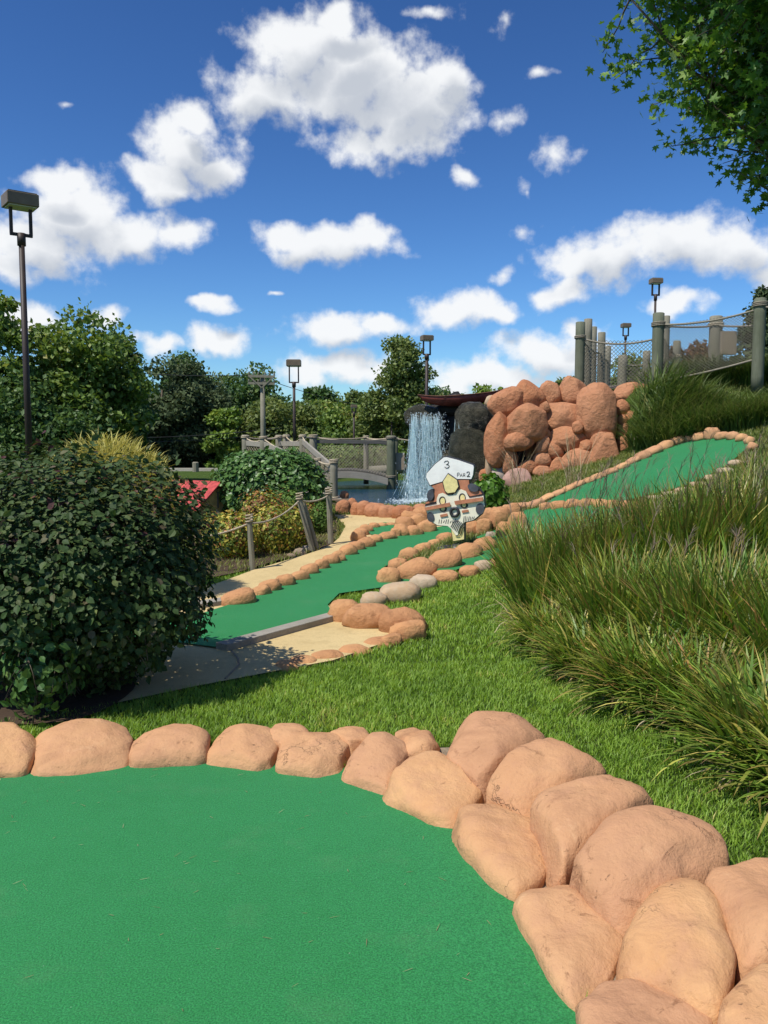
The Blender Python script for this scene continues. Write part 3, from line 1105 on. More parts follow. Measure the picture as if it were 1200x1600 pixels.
def rock_mesh(c, r, seed, sub=3, amp=0.14, freq=1.2, boxy=0.75, rot=0.0, roll=0.0, nf=9, flo=.80):
    V, F = ICO[sub]
    V = V.copy()
    V = np.sign(V) * np.abs(V) ** boxy
    V /= np.maximum(np.linalg.norm(V, axis=1), 1e-6)[:, None] ** 0.65
    off = np.array([seed * 5.3, seed * 2.9, seed * 7.7])
    for i in range(len(V)):
        d = fbm(V[i] + off, freq, 3)
        V[i] *= 1 + amp * d
    V = facets(V, np.zeros(3), seed, nf, flo, .97, .7, -.2)
    V = V * np.asarray(r)
    if roll:
        cr, sr = math.cos(roll), math.sin(roll)
        V = np.stack([V[:, 0] * cr - V[:, 2] * sr, V[:, 1], V[:, 0] * sr + V[:, 2] * cr], 1)
    if rot:
        cr, sr = math.cos(rot), math.sin(rot)
        V = np.stack([V[:, 0] * cr - V[:, 1] * sr, V[:, 0] * sr + V[:, 1] * cr, V[:, 2]], 1)
    V = V + np.asarray(c)
    return np_mesh('stone', V, tris=F, smooth=True)


def px_stones(parent, boxes, mat, seed0, sub=3, depth=0.8, name='stone', sink=0.25, amp=0.12, alt=None, boxy=0.58, rot=0.0):
    for i, bx in enumerate(boxes):
        x0, x1, y0, y1 = bx[:4]
        roll = bx[4] if len(bx) > 4 else 0.0
        gpt = G((x0 + x1) / 2, y1)
        k = gpt[1] / FPX
        wd, ht = (x1 - x0) * k, (y1 - y0) * k
        dp = min(wd, ht * 2.2) * depth
        h = ht * 0.95
        c = (gpt[0], gpt[1] + dp * 0.40, gpt[2] + h * (0.5 - sink * 0.5))
        me = rock_mesh(c, (wd * 0.60, dp * 0.60, h * (0.5 + sink * 0.5)), seed0 + i, sub, amp * 1.3, 1.5, boxy=boxy, roll=roll, rot=rot)
        mm = mat
        if alt and i in alt:
            mm = alt[i]
        me.materials.append(mm)
        link(name, me, None, parent)


# --- hole three: left rim
lb = thing('stone_border', 'row of small terracotta stones along the left edge of the third hole', 'stone border', G(500, 880))
Z6 = lambda L: [(320 + a * .4, 320 + b * .4, 760 + c * .4, 760 + d * .4) + tuple(e) for a, b, c, d, *e in L]
px_stones(lb, Z6([(60, 192, 404, 472, .18), (178, 252, 384, 436, .2), (210, 292, 362, 420, .2), (270, 347, 343, 398, .2), (333, 402, 328, 376, .2), (375, 442, 303, 352, .25),
                  (425, 482, 283, 332, .25), (460, 522, 263, 312, .2), (497, 547, 248, 302, .2), (525, 592, 226, 277, .2), (555, 622, 213, 257, .2), (590, 662, 198, 246, .15),
                  (635, 692, 188, 227, .15), (680, 748, 176, 214, .1)]), M_STONE2, 100, rot=.35)
# lumpy rocks where the rim meets the pocket and pond
lr = thing('rock_cluster', 'heap of lumpy tan rocks between the pond and the third green', 'rocks', G(650, 835))
px_stones(lr, Z6([(735, 800, 145, 200), (780, 850, 150, 198), (835, 900, 130, 186), (745, 815, 118, 170), (800, 870, 105, 160), (770, 830, 95, 140), (815, 890, 78, 132), (840, 905, 66, 112), (725, 770, 160, 202)]), M_STONE2, 130, amp=0.2)
cb = thing('stone_border', 'ring of small tan stones round the tiny green pocket', 'stone border', G(590, 832))
px_stones(cb, Z6([(572, 628, 168, 218), (585, 640, 160, 195), (602, 655, 148, 184), (640, 682, 141, 168), (672, 712, 141, 162), (705, 748, 140, 158)]), M_STONE2, 150)
# island with the sign
ib = thing('stone_border', 'tan stones round the grassy island that carries the sign', 'stone border', G(660, 890))
px_stones(ib, Z6([(676, 762, 314, 386), (757, 907, 279, 371, .3), (880, 1002, 244, 328, .25), (983, 1082, 216, 288, .2), (1058, 1148, 193, 258, .2),
                  (720, 792, 278, 332, .2), (762, 832, 238, 292, .2), (820, 882, 220, 262, .2), (876, 925, 202, 238, .2), (910, 972, 178, 218, .2)]), M_STONE2, 170,
          alt={})
# rocks right of the sign
rr_ = thing('rock_cluster', 'tan rocks piled beside the sign below the boulder wall', 'rocks', G(775, 840))
px_stones(rr_, Z6([(1020, 1075, 130, 190), (1065, 1120, 120, 185), (1075, 1150, 80, 150), (1120, 1200, 70, 165), (1145, 1210, 130, 200), (1100, 1140, 175, 205), (1190, 1260, 95, 190),
                   (1185, 1235, 60, 120), (1040, 1090, 90, 140)]), M_STONE2, 190, amp=0.18, alt={5: M_GREYROCK})
# lawn side rim of the lane
fb = thing('stone_border', 'weathered tan stones along the lawn side of the third hole', 'stone border', G(680, 920))
px_stones(fb, Z6([(488, 617, 438, 537, .1), (612, 712, 411, 468), (688, 842, 374, 452, .1), (806, 907, 346, 402), (893, 992, 328, 374), (998, 1077, 308, 354), (1058, 1128, 288, 330),
                  (1125, 1190, 270, 312), (1180, 1250, 250, 296)]), M_STONE2, 210, alt={1: M_PALE, 2: M_PALE, 3: M_PALE, 6: M_PALE})
# tee pad rim
tb = thing('stone_border', 'tan stone rim around the sandy tee pad', 'stone border', G(600, 1000))
px_stones(tb, Z6([(542, 727, 459, 562, -.05), (688, 860, 474, 582, -.12), (728, 862, 524, 604, .15), (690, 770, 575, 622, .2)]), M_STONE2, 230, depth=0.7)
strip = Z6([(620, 745, 592, 640, .18), (520, 650, 625, 668, .16), (410, 550, 648, 690, .14), (330, 440, 668, 712, .14), (278, 360, 690, 732, .1)])
for i, (x0, x1, y0, y1, rl) in enumerate(strip):
    gpt = G((x0 + x1) / 2, (y0 + y1) / 2)
    k = gpt[1] / FPX
    me = rock_mesh((gpt[0], gpt[1], gpt[2] + 0.0), ((x1 - x0) * k * .56, .12, .055), 250 + i, 3, 0.12, rot=0.42)
    me.materials.append(M_STONE2)
    link('stone', me, None, tb)
# pond rim
pb = thing('stone_border', 'rounded red stones lining the near edge of the pond', 'stone border', G(600, 806))
Z5 = lambda L: [(480 + (a - c) * .2333, 480 + (a + c) * .2333, 640 + (b_ - d) * .2333, 640 + (b_ + d) * .2333) for a, b_, c, d in L]
px_stones(pb, Z5([(240, 648, 46, 50), (300, 640, 34, 50), (325, 665, 32, 48), (378, 658, 50, 56), (455, 668, 70, 56), (545, 682, 62, 48), (650, 687, 78, 50), (765, 672, 52, 52)]), M_BOULDER, 270, sub=3, amp=0.1)
gpt = G(537, 800)
me = rock_mesh((P(538, 775, 19.4)), (.12, .12, .125), 291, 3, .08)
me.materials.append(M_BOULDER)
link('stone', me, None, pb)

# upper green: far rim and the rim between the two lanes
ub = thing('stone_border', 'chain of tan stones up the far edge of the hillside green', 'stone border', G(1000, 722))
chain = [(793, 795), (816, 792), (838, 788), (856, 779), (874, 772), (890, 765), (905, 758), (920, 753), (937, 746), (955, 739), (973, 731), (990, 722), (1006, 714), (1024, 706), (1042, 698), (1060, 691), (1078, 686), (1098, 684),
         (1115, 682), (1132, 683), (1148, 683), (1162, 686), (1173, 690), (1178, 699)]
boxes = []
for i, (px, py) in enumerate(chain):
    nxt = chain[min(i + 1, len(chain) - 1)]
    prv = chain[max(i - 1, 0)]
    wpx = max(13, 0.62 * math.hypot(nxt[0] - prv[0], nxt[1] - prv[1]))
    hp = 10 if i < 12 else 14
    sl = -math.atan2(nxt[1] - prv[1], nxt[0] - prv[0] + 1e-3)
    boxes.append((px - wpx / 2, px + wpx / 2, py - hp * .7 - (6 if i == 18 else 0), py + hp * .4, max(-.6, min(.6, sl))))
px_stones(ub, boxes, M_STONE, 300, sub=3, sink=0.1, depth=1.0)
mb_ = thing('stone_border', 'tan stones dividing the hillside green from the lower lane', 'stone border', G(930, 790))
px_stones(mb_, [(862, 886, 781, 797), (884, 910, 779, 795), (908, 934, 778, 793), (930, 952, 779, 794), (949, 972, 780, 796), (968, 992, 781, 800), (985, 1012, 782, 806), (974, 996, 802, 822), (845, 866, 784, 798)], M_STONE2, 340)
nbr = thing('stone_border', 'low tan stones along the near edge of the hillside green', 'stone border', G(1060, 770))
px_stones(nbr, [(1012, 1042, 773, 781), (1036, 1064, 767, 775), (1058, 1086, 761, 769), (1080, 1108, 752, 761), (1103, 1128, 741, 750), (1124, 1148, 730, 739), (1142, 1164, 718, 727)], M_PALE, 360)

# tee plank of hole three
a_, b_ = G(346, 1020), G(524, 970)
m = MB()
m.beam((a_[0], a_[1], a_[2] + .045), (b_[0], b_[1], b_[2] + .045), .13, .06)
tp = m.build('tee_plank', M_PLANK, None, bevel=.006)
tag(tp, 'weathered grey plank across the start of the third green', 'plank')
a_, b_ = G(345, 952), G(362, 944)
m = MB()
m.beam((a_[0] - .25, a_[1] - .02, a_[2] + .04), (b_[0], b_[1], b_[2] + .04), .16, .06)
tp = m.build('edge_plank', M_PLANK, None, bevel=.006)
tag(tp, 'short grey plank beside the dark bush at the left rim', 'plank')
# joint in the slab
m = MB()
pts = [G(x, y) + np.array([0, 0, .027]) for x, y in ((362, 1022), (372, 1034), (373, 1044), (362, 1056), (352, 1066))]
m.tube(pts, .009, 4)
o = m.build('slab_joint', M_MORTAR)
tag(o, 'dark curved joint in the tee pad', kind='structure')

# ------------------------------------------------------------------ boulder wall
bw = thing('boulder_wall', 'tall wall of rounded red boulders beside the waterfall', 'boulder wall', (3.5, 18.6, 0.6))
BO = [  # zoomed picture: centre, half width, half height, push back, material, roll
    (520, 200, 84, 66, .8, 0, .25), (620, 175, 72, 72, .9, 0, .1), (725, 165, 50, 56, 1.0, 0, 0), (825, 155, 62, 66, 1.0, 0, 0), (612, 305, 92, 92, .25, 0, 0), (575, 380, 70, 50, .15, 0, .15), (478, 375, 66, 125, .4, 0, 0),
    (780, 275, 86, 72, .6, 0, .1), (955, 258, 102, 130, .35, 0, 0), (695, 225, 22, 26, .5, 0, 0), (805, 378, 90, 54, .35, 0, -.2), (850, 322, 25, 28, .2, 0, 0), (682, 405, 32, 48, .3, 0, -.2),
    (740, 430, 45, 42, .35, 0, 0), (680, 475, 44, 34, .25, 0, 0), (615, 510, 42, 35, .2, 0, .2), (690, 535, 50, 32, .15, 0, 0), (532, 475, 36, 74, .35, 0, 0), (580, 586, 78, 62, -.25, 1, 0),
    (755, 525, 44, 58, .2, 0, 0), (858, 505, 82, 80, .1, 0, 0), (985, 458, 84, 112, .0, 0, 0), (1060, 228, 36, 36, .7, 0, 0), (1098, 172, 80, 52, 1.0, 0, 0), (1150, 150, 40, 34, 1.1, 0, 0),
    (1060, 288, 24, 28, .6, 0, 0), (1072, 342, 34, 38, .5, 0, 0), (1120, 300, 52, 74, .6, 0, 0), (1070, 402, 34, 36, .3, 0, 0), (1100, 236, 16, 14, .7, 0, 0), (705, 350, 17, 20, .4, 0, 0),
    (890, 410, 32, 28, .1, 0, 0), (440, 495, 28, 66, .7, 2, 0), (700, 592, 42, 26, .0, 0, 0), (480, 562, 44, 54, .5, 3, 0), (1140, 372, 36, 16, .1, 3, .5), (420, 560, 34, 44, .8, 0, 0), (765, 345, 30, 22, .6, 0, 0),
    (640, 440, 40, 44, .8, 0, 0), (900, 580, 60, 26, -.05, 0, 0), (460, 205, 46, 30, 1.0, 2, 0),
]
for i, (zx, zy, rx, ry, back, mi, rl) in enumerate(BO):
    Y = 18.35 + back * 1.0
    c = P(620 + zx / 3, 560 + zy / 3, Y)
    k = Y / FPX / 3
    a_, b_ = rx * k, ry * k
    d_ = max(.9 * min(a_, b_), .45 * max(a_, b_))
    me = rock_mesh(c + np.array([0, d_ * .4, 0]), (a_ * 1.13, d_ * 1.05, b_ * 1.12), 400 + i, 5 if max(rx, ry) > 75 else 4 if max(rx, ry) > 40 else 3, .10, 1.3, boxy=0.78, roll=rl, nf=16, flo=.72)
    me.materials.append([M_BOULDER, M_PINK, M_PALE, M_GREYROCK][mi])
    link('boulder', me, None, bw)
# the dark core behind the stones
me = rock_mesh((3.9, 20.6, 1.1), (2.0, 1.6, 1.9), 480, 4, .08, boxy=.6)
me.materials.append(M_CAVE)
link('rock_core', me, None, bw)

# waterfall rocks
wr = thing('waterfall_rocks', 'dark wet boulders framing the waterfall', 'rocks', (1.4, 20.2, 0.1))
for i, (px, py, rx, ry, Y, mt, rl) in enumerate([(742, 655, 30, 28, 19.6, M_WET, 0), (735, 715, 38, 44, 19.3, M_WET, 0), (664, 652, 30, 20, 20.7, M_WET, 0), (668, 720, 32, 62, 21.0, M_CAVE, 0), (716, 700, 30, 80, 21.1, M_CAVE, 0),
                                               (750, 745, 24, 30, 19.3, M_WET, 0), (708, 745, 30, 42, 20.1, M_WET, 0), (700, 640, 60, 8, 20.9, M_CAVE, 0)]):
    c = P(px, py, Y)
    k = Y / FPX
    me = rock_mesh(c + np.array([0, min(rx, ry) * k * .5, 0]), (rx * k * 1.05, min(rx, ry) * k * .9, ry * k * 1.05), 500 + i, 4, .12, 1.3, roll=rl)
    me.materials.append(mt)
    link('rock', me, None, wr)

# falling water: many thin strands from the lip to the pond
def strands(n, x0, x1, Y, ztop, zbot, spread, seed, wmin, wmax, out=0.25):
    r = np.random.default_rng(seed)
    Vs, Qs, At = [], [], []
    base = 0
    streams = np.sort(r.random(11))
    for i in range(n):
        u = np.clip(r.choice(streams) + r.normal() * .045, 0, 1) if r.random() < .8 else r.random()
        x = x0 + (x1 - x0) * u
        t0 = r.random() ** 1.3 * 0.85
        ln = 0.08 + 0.5 * r.random()
        t1 = min(1.0, t0 + ln)
        ww = wmin + (wmax - wmin) * r.random() ** 2
        ks = 7
        dx = r.normal() * spread
        y_ = Y + r.normal() * .05
        al = 0.25 + 0.75 * r.random()
        for j in range(ks):
            t = t0 + (t1 - t0) * j / (ks - 1)
            z = ztop + (zbot - ztop) * t
            xx = x + dx * t * t + math.sin(t * 19 + i) * .008 + (u - .3) * .16 * t * t
            yy = y_ - out * math.sqrt(t) - .08 * t * r.random()
            wj = ww * (0.3 + 0.7 * math.sin(math.pi * j / (ks - 1))) * (0.6 + .7 * r.random())
            a = r.random() * 1.2 - .6
            Vs += [(xx - wj * math.cos(a), yy - wj * math.sin(a), z), (xx + wj * math.cos(a), yy + wj * math.sin(a), z)]
            At += [(al, 0, 0)] * 2
            if j:
                Qs.append((base + 2 * j - 2, base + 2 * j - 1, base + 2 * j + 1, base + 2 * j))
        base += 2 * ks
    return np.array(Vs), np.array(Qs), np.array(At)


wf = thing('waterfall', 'white waterfall pouring off the dark rocks into the pond', 'waterfall', (0.9, 20.3, 0.2))
lipL, lipR = P(640, 645, 20.35), P(694, 642, 20.35)
V, Q_, A_ = strands(1100, lipL[0], lipR[0], 20.35, lipL[2] - .02, WATER_Z, .17, 3, .003, .013)
link('water_curtain', np_mesh('water_curtain', V, quads=Q_, attr=A_), M_FALL, wf)
l2, r2 = P(708, 655, 19.9), P(722, 655, 19.9)
V, Q_, A_ = strands(110, l2[0], r2[0], 19.75, l2[2], WATER_Z + .5, .12, 4, .003, .012, .3)
link('water_trickle', np_mesh('water_trickle', V, quads=Q_, attr=A_), M_FALL, wf)
# drops and foam
r = np.random.default_rng(5)
n = 4200
dz = r.random(n) ** 2.2
px_ = lipL[0] + (lipR[0] - lipL[0]) * r.random(n) + r.normal(size=n) * (.05 + .16 * (1 - dz)) + .06 * (1 - dz)
py_ = 20.1 + r.normal(size=n) * .18 - .1 * (1 - dz)
pz_ = WATER_Z + dz * (lipL[2] - WATER_Z)
s_ = .004 + .010 * r.random(n) ** 2
octV = np.array([(1, 0, 0), (-1, 0, 0), (0, 1, 0), (0, -1, 0), (0, 0, 1.5), (0, 0, -1.5)])
octF = np.array([(0, 2, 4), (2, 1, 4), (1, 3, 4), (3, 0, 4), (2, 0, 5), (1, 2, 5), (3, 1, 5), (0, 3, 5)])
V = np.stack([px_, py_, pz_], 1)[:, None] + octV[None] * s_[:, None, None]
F_ = (np.arange(n)[:, None, None] * 6 + octF[None]).reshape(-1, 3)
o = link('spray', np_mesh('spray', V.reshape(-1, 3), tris=F_, attr=np.repeat(np.stack([.5 + .5 * r.random(n), 0 * dz, 0 * dz], 1), 6, 0)), M_FOAM, wf)
o['kind'] = 'stuff'
n = 1500
rad = np.abs(r.normal(size=n)) * .30
an = r.random(n) * 2 * math.pi
fx = (lipL[0] + lipR[0]) / 2 + .05 + rad * np.cos(an) * 1.5
fy = 19.95 + rad * np.sin(an) * 1.5
fz = WATER_Z + np.abs(r.normal(size=n)) * .05 * np.exp(-rad * 2)
s_ = .012 + .03 * r.random(n) * np.exp(-rad)
V = np.stack([fx, fy, fz], 1)[:, None] + octV[None] * (s_[:, None, None] * np.array([1.4, 1.4, .4]))
F_ = (np.arange(n)[:, None, None] * 6 + octF[None]).reshape(-1, 3)
o = link('foam', np_mesh('foam', V.reshape(-1, 3), tris=F_, attr=np.repeat(np.stack([.4 + .5 * r.random(n), 0 * fz, 0 * fz], 1), 6, 0)), M_FOAM, wf)
o['kind'] = 'stuff'

# canoe lying on top of the falls
cn_ = thing('canoe', 'red wooden canoe lying on the rocks above the waterfall', 'canoe', P(715, 640, 20.6))
A0, A1 = P(653, 624, 20.5), P(800, 611, 20.9)
ax = A1 - A0
Lc = np.linalg.norm(ax)
ax /= Lc
sd = np.array([-ax[1], ax[0], 0])
sd /= np.linalg.norm(sd)
Vh, Fh = [], []
NS, NR = 22, 10
for i in range(NS + 1):
    t = i / NS
    wd = .30 * max(0.0, math.sin(math.pi * t)) ** .6 + .004
    dp = .24 * max(0.0, math.sin(math.pi * t)) ** .45 + .02
    sheer = .11 * abs(2 * t - 1) ** 3
    for j in range(NR + 1):
        th = math.pi * j / NR
        p = A0 + ax * (Lc * t) + sd * (-math.cos(th) * wd) + np.array([0, 0, sheer - math.sin(th) ** .8 * dp])
        Vh.append(p)
for i in range(NS):
    for j in range(NR):
        a = i * (NR + 1) + j
        Fh.append((a, a + 1, a + NR + 2, a + NR + 1))
me = np_mesh('hull', np.array(Vh), quads=np.array(Fh), smooth=True)
me.materials.append(M_CANOE)
o = link('hull', me, None, cn_)
so = o.modifiers.new('solid', 'SOLIDIFY')
so.thickness = .018
for side in (0, NR):
    m = MB()
    m.tube([Vh[i * (NR + 1) + side] for i in range(NS + 1)], .016, 5)
    m.build('gunwale', M_CANOE_IN, o, smooth=True)
for t in (.3, .6):
    i = int(NS * t)
    m = MB()
    m.beam(Vh[i * (NR + 1)] - np.array([0, 0, .03]), Vh[i * (NR + 1) + NR] - np.array([0, 0, .03]), .12, .02)
    m.build('thwart', M_CANOE_IN, o)

# ------------------------------------------------------------------ nets and rope
def net_mesh(corners, nu, nv, r, slack=0.0, tri=True):
    """diamond net over a quad a(bottom left) b(bottom right) c(top right) d(top left)"""
    a, b, c, d = [np.asarray(p, float) for p in corners]
    nrm = np.cross(b - a, d - a)
    nrm /= np.linalg.norm(nrm)
    m = MB()

    def pt(u, v):
        p = (a * (1 - u) + b * u) * (1 - v) + (d * (1 - u) + c * u) * v
        bulge = slack * math.sin(math.pi * min(max(u, 0), 1)) * math.sin(math.pi * min(max(v, 0), 1))
        return p + nrm * bulge - np.array([0, 0, slack * .8 * 4 * u * (1 - u) * v])
    ratio = nv / nu
    for sgn in (1, -1):
        for i in range(-nv, nu + nv + 1):
            pts = []
            for j in range(0, nv * 2 + 1):
                v = j / (nv * 2)
                u = (i + sgn * v * nv) / nu
                if -1e-6 <= u <= 1 + 1e-6:
                    pts.append(pt(u, v))
            if len(pts) > 1:
                m.tube(pts[::2] if len(pts) > 6 and len(pts) % 2 else pts, r, 3, cap=False)
    return m


def post(parent, px, ytop, ybot, Y, wpx, mat, wrap=None, name='post', lean=0.0, extra=0.3):
    b = P(px, ybot, Y)
    t = P(px, ytop, Y)
    rad = wpx / 2 * Y / FPX
    m = MB()
    n = 7
    z0 = b[2] - extra
    pts, rs = [], []
    for i in range(n):
        f = i / (n - 1)
        z = z0 + (t[2] - z0) * f
        pts.append((b[0] + lean * (z - b[2]), Y, z))
        rs.append(rad * (1.03 - .05 * f))
    pts.append((pts[-1][0], Y, t[2] + rad * .12))
    rs.append(rad * .80)
    m.tube(pts, rs, 12)
    o = m.build(name, mat, parent, smooth=False)
    o.data.polygons.foreach_set('use_smooth', np.array([len(p.vertices) == 4 for p in o.data.polygons]))
    if wrap:
        for wy, turns in wrap:
            zc = P(px, wy, Y)[2]
            mm = MB()
            hp = []
            for k in range(turns * 12 + 1):
                a = 2 * math.pi * k / 12
                hp.append((b[0] + lean * (zc - b[2]) + math.cos(a) * rad * 1.10, Y + math.sin(a) * rad * 1.10, zc + (k / 12 - turns / 2) * .034))
            mm.tube(hp, .017, 5)
            mm.build('rope_wrap', M_ROPEG if mat is M_POSTG else M_ROPE, o, smooth=True)
    top = np.array([b[0] + lean * (t[2] - b[2]), Y, t[2]])
    bot = np.array([b[0], Y, b[2]])
    return bot, top


# footbridge over the pond
br = thing('rope_bridge', 'arched wooden footbridge with rope netting over the pond', 'bridge', P(560, 745, 25.0))
posts = {}
for key, px, yt, yb, Y, wp, wrap in [('a', 384, 680, 745, 23.4, 11, [(683, 2)]), ('b', 412, 682, 745, 22.6, 11, [(684, 2)]), ('c', 436, 680, 740, 25.6, 10, [(683, 2)]), ('d', 447.5, 679, 740, 26.2, 10, [(682, 2)]),
                                     ('e', 473, 679, 745, 23.6, 10, [(682, 2)]), ('f', 490, 680, 745, 25.2, 12, [(682, 3)]), ('g', 522, 720, 790, 19.2, 12, [(721, 3), (780, 3)]),
                                     ('h', 611, 681, 766, 25.2, 14, [(684, 2), (745, 2)]), ('i', 572, 681, 742, 27.2, 8, [(683, 2)]), ('j', 618, 684, 758, 27.2, 8, [(686, 2)]), ('k', 497, 716, 780, 20.2, 9, [(718, 2)])]:
    posts[key] = post(br, px, yt, yb, Y, wp, M_POSTG if key in 'hj' else M_POST, wrap)


def rope(parent, a, b, drop, r=.02, mat=None, name='rope'):
    m = MB()
    m.tube(sag(a, b, drop), r, 6)
    return m.build(name, mat or M_ROPE, parent, smooth=True)


T_ = {k: v[1] - np.array([0, 0, .06]) for k, v in posts.items()}
B_ = {k: v[0] for k, v in posts.items()}
for a, b, d in [('a', 'b', .10), ('c', 'd', .02), ('d', 'e', .16), ('b', 'c', .03), ('f', 'h', .10), ('i', 'h', .05), ('f', 'i', .05), ('e', 'g', .18), ('a', 'c', .05), ('e', 'f', .02), ('i', 'j', .05), ('k', 'g', .05), ('b', 'k', .12)]:
    rope(br, T_[a], T_[b], d)
far_r = np.array([3.2, 25.6, T_['h'][2] - .05])
rope(br, T_['h'], far_r, .12)


def rail(a, b, w_=.05, h_=.14, mat=M_PLANK, name='rail', dz=0.0):
    m = MB()
    m.beam(np.asarray(a) + [0, 0, dz], np.asarray(b) + [0, 0, dz], w_, h_)
    return m.build(name, mat, br, bevel=.006)


rail(T_['a'], T_['b'], dz=-.16)
rail(T_['b'], T_['k'], dz=-.14)
rail(T_['e'], T_['g'], .06, .15, dz=-.13)
rail(T_['c'], T_['e'], dz=-.2)
rail(T_['f'], T_['h'], .05, .12, M_DARKPLANK, dz=-.13)
rail(T_['i'], T_['j'], .05, .12, M_DARKPLANK, dz=-.13)
# arched deck: planks across two curved side beams
dl, dr_ = P(492, 741, 25.6), P(606, 746, 25.6)
mid = P(552, 735, 25.6)
arc = []
for i in range(25):
    t = i / 24
    x = dl[0] + (dr_[0] - dl[0]) * t
    z = dl[2] * (1 - t) + dr_[2] * t + .16 * 4 * t * (1 - t)
    arc.append((x, z))
for Ys in (25.0, 27.1):
    m = MB()
    for i in range(24):
        (x0, z0), (x1, z1) = arc[i], arc[i + 1]
        th = .20
        V8 = [(x0, Ys - .05, z0 - th), (x1, Ys - .05, z1 - th), (x1, Ys - .05, z1), (x0, Ys - .05, z0), (x0, Ys + .05, z0 - th), (x1, Ys + .05, z1 - th), (x1, Ys + .05, z1), (x0, Ys + .05, z0)]
        m.add(V8, [(0, 1, 2, 3), (5, 4, 7, 6), (3, 2, 6, 7), (1, 0, 4, 5)])
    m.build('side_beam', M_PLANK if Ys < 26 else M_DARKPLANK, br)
for i in range(24):
    (x0, z0), (x1, z1) = arc[i], arc[i + 1]
    m = MB()
    m.beam(((x0 + x1) / 2, 25.06, (z0 + z1) / 2 + .02), ((x0 + x1) / 2, 27.05, (z0 + z1) / 2 + .02), (x1 - x0) * .9, .035)
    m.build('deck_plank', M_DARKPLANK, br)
# landing right of the post and the left landing
m = MB()
m.box((2.2, 26.0, dr_[2] - .02), (3.0, 1.9, .06))
m.build('landing', M_PLANK, br)
lm = (T_['a'] + T_['f']) / 2
m = MB()
m.box((-2.95, 24.6, dl[2] - .03), (2.2, 2.4, .07))
m.build('landing', M_PLANK, br)
# ramp down towards the camera
ra, rb = np.array([-2.35, 23.4, dl[2]]), np.array([-1.45, 18.9, .30])
for i in range(16):
    f0_, f1_ = i / 16, (i + .93) / 16
    m = MB()
    m.beam(ra + (rb - ra) * f0_, ra + (rb - ra) * f1_, 1.0, .05)
    m.build('ramp_plank', M_PLANK, br)
sc_ = P(533, 802, 18.5)
m = MB()
m.box((sc_[0], 18.6, .27), (.48, .42, .16))
m.build('step', M_STEP, br, bevel=.008)
# nets
for ka, kb, nu, nv in [('f', 'h', 26, 10), ('i', 'j', 12, 8), ('a', 'b', 7, 10), ('e', 'g', 26, 12), ('c', 'e', 12, 9)]:
    a, b = B_[ka].copy(), B_[kb].copy()
    ta, tb_ = T_[ka] - [0, 0, .2], T_[kb] - [0, 0, .2]
    if ka == 'f':
        a[2], b[2] = dl[2] + .02, dr_[2] + .02
    if ka == 'i':
        a[2], b[2] = dl[2] + .1, dr_[2] + .1
    net_mesh((a, b, tb_, ta), nu, nv, .0065, .03).build('net', M_NET, br)
hb = P(628, 722, 25.4)
m = MB()
m.box((hb[0] - .06, 25.35, hb[2] + .02), (.28, .14, .52))
m.build('utility_box', M_BOX, br, bevel=.01)

# log rail beyond the pond
m = MB()
m.tube([P(570, 735, 31.5), P(640, 732, 31.5)], .16, 10)
o = m.build('log_edging', M_POST, smooth=True)
tag(o, 'pale log lying beyond the bridge on the far bank', 'log')

# hilltop rope fence
hf = thing('rope_fence', 'rope netting fence on thick posts along the hilltop walk', 'fence', P(1025, 600, 19.2))
hp = {}
for key, px, yt, yb, Y, wp, wrap, mt in [('a', 905, 504, 606, 20.0, 15, [(527, 2)], M_POSTG), ('b', 917, 499, 606, 21.0, 13, None, M_POST), ('c', 926, 511, 606, 22.0, 10, None, M_POST), ('d', 938.5, 520, 606, 22.6, 12, None, M_POST), ('e', 949, 541, 606, 23.6, 9, None, M_POST),
                                         ('f', 972, 556, 606, 21.5, 15, None, M_POST), ('g', 1009, 549, 606, 21.5, 12, None, M_POST), ('h', 1026, 490, 606, 19.2, 18, [(507, 3)], M_POSTG), ('i', 1039, 494, 600, 20.6, 10, [(510, 2)], M_POST),
                                         ('j', 1056, 533, 600, 21.6, 12, [(557, 2)], M_POST), ('k', 1116, 495, 590, 19.6, 20, [(508, 2)], M_POST), ('l', 1184, 467, 575, 17.8, 18, [(476, 3)], M_POSTG), ('m', 1001, 582, 606, 21.0, 8, None, M_POST)]:
    hp[key] = post(hf, px, yt, yb, Y, wp, mt, wrap, extra=.5)
tall = P(1260, 470, 17.0)


def hpt(k, py):
    Y = hp[k][0][1]
    return np.array([hp[k][0][0], Y, P(600, py, Y)[2]])


for (a, ya), (b, yb), d in [(('a', 528), ('h', 528), .14), (('h', 508), ('k', 509), .04), (('h', 507), ('l', 482), .10), (('k', 508), ('l', 508), .03), (('a', 527), ('d', 552), .10), (('d', 552), ('e', 563), .05), (('f', 570), ('g', 570), .02), (('h', 596), ('l', 560), .04)]:
    rope(hf, hpt(a, ya), hpt(b, yb), d, .022, M_ROPEG)
rope(hf, hpt('l', 478), tall, .08, .022, M_ROPEG)
for (a, y0, y1), (b, z0, z1), nu, nv, rr2 in [(('a', 605, 530), ('h', 600, 530), 20, 12, .0065), (('h', 600, 509), ('l', 560, 484), 30, 18, .0065), (('a', 605, 530), ('e', 600, 563), 16, 12, .0065), (('h', 600, 512), ('j', 598, 556), 12, 12, .0065), (('f', 603, 572), ('g', 603, 572), 9, 8, .006)]:
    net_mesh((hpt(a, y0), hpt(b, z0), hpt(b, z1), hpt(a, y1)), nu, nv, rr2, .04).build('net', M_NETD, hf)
m = MB()
bxc = P(1138, 536, 18.9)
m.box((bxc[0], 18.9, bxc[2]), (.34, .12, .52))
m.build('utility_box', M_BOX, hf, bevel=.01)
m = MB()
m.beam(P(912, 607, 19.9), P(1010, 602, 19.6), .16, .07)
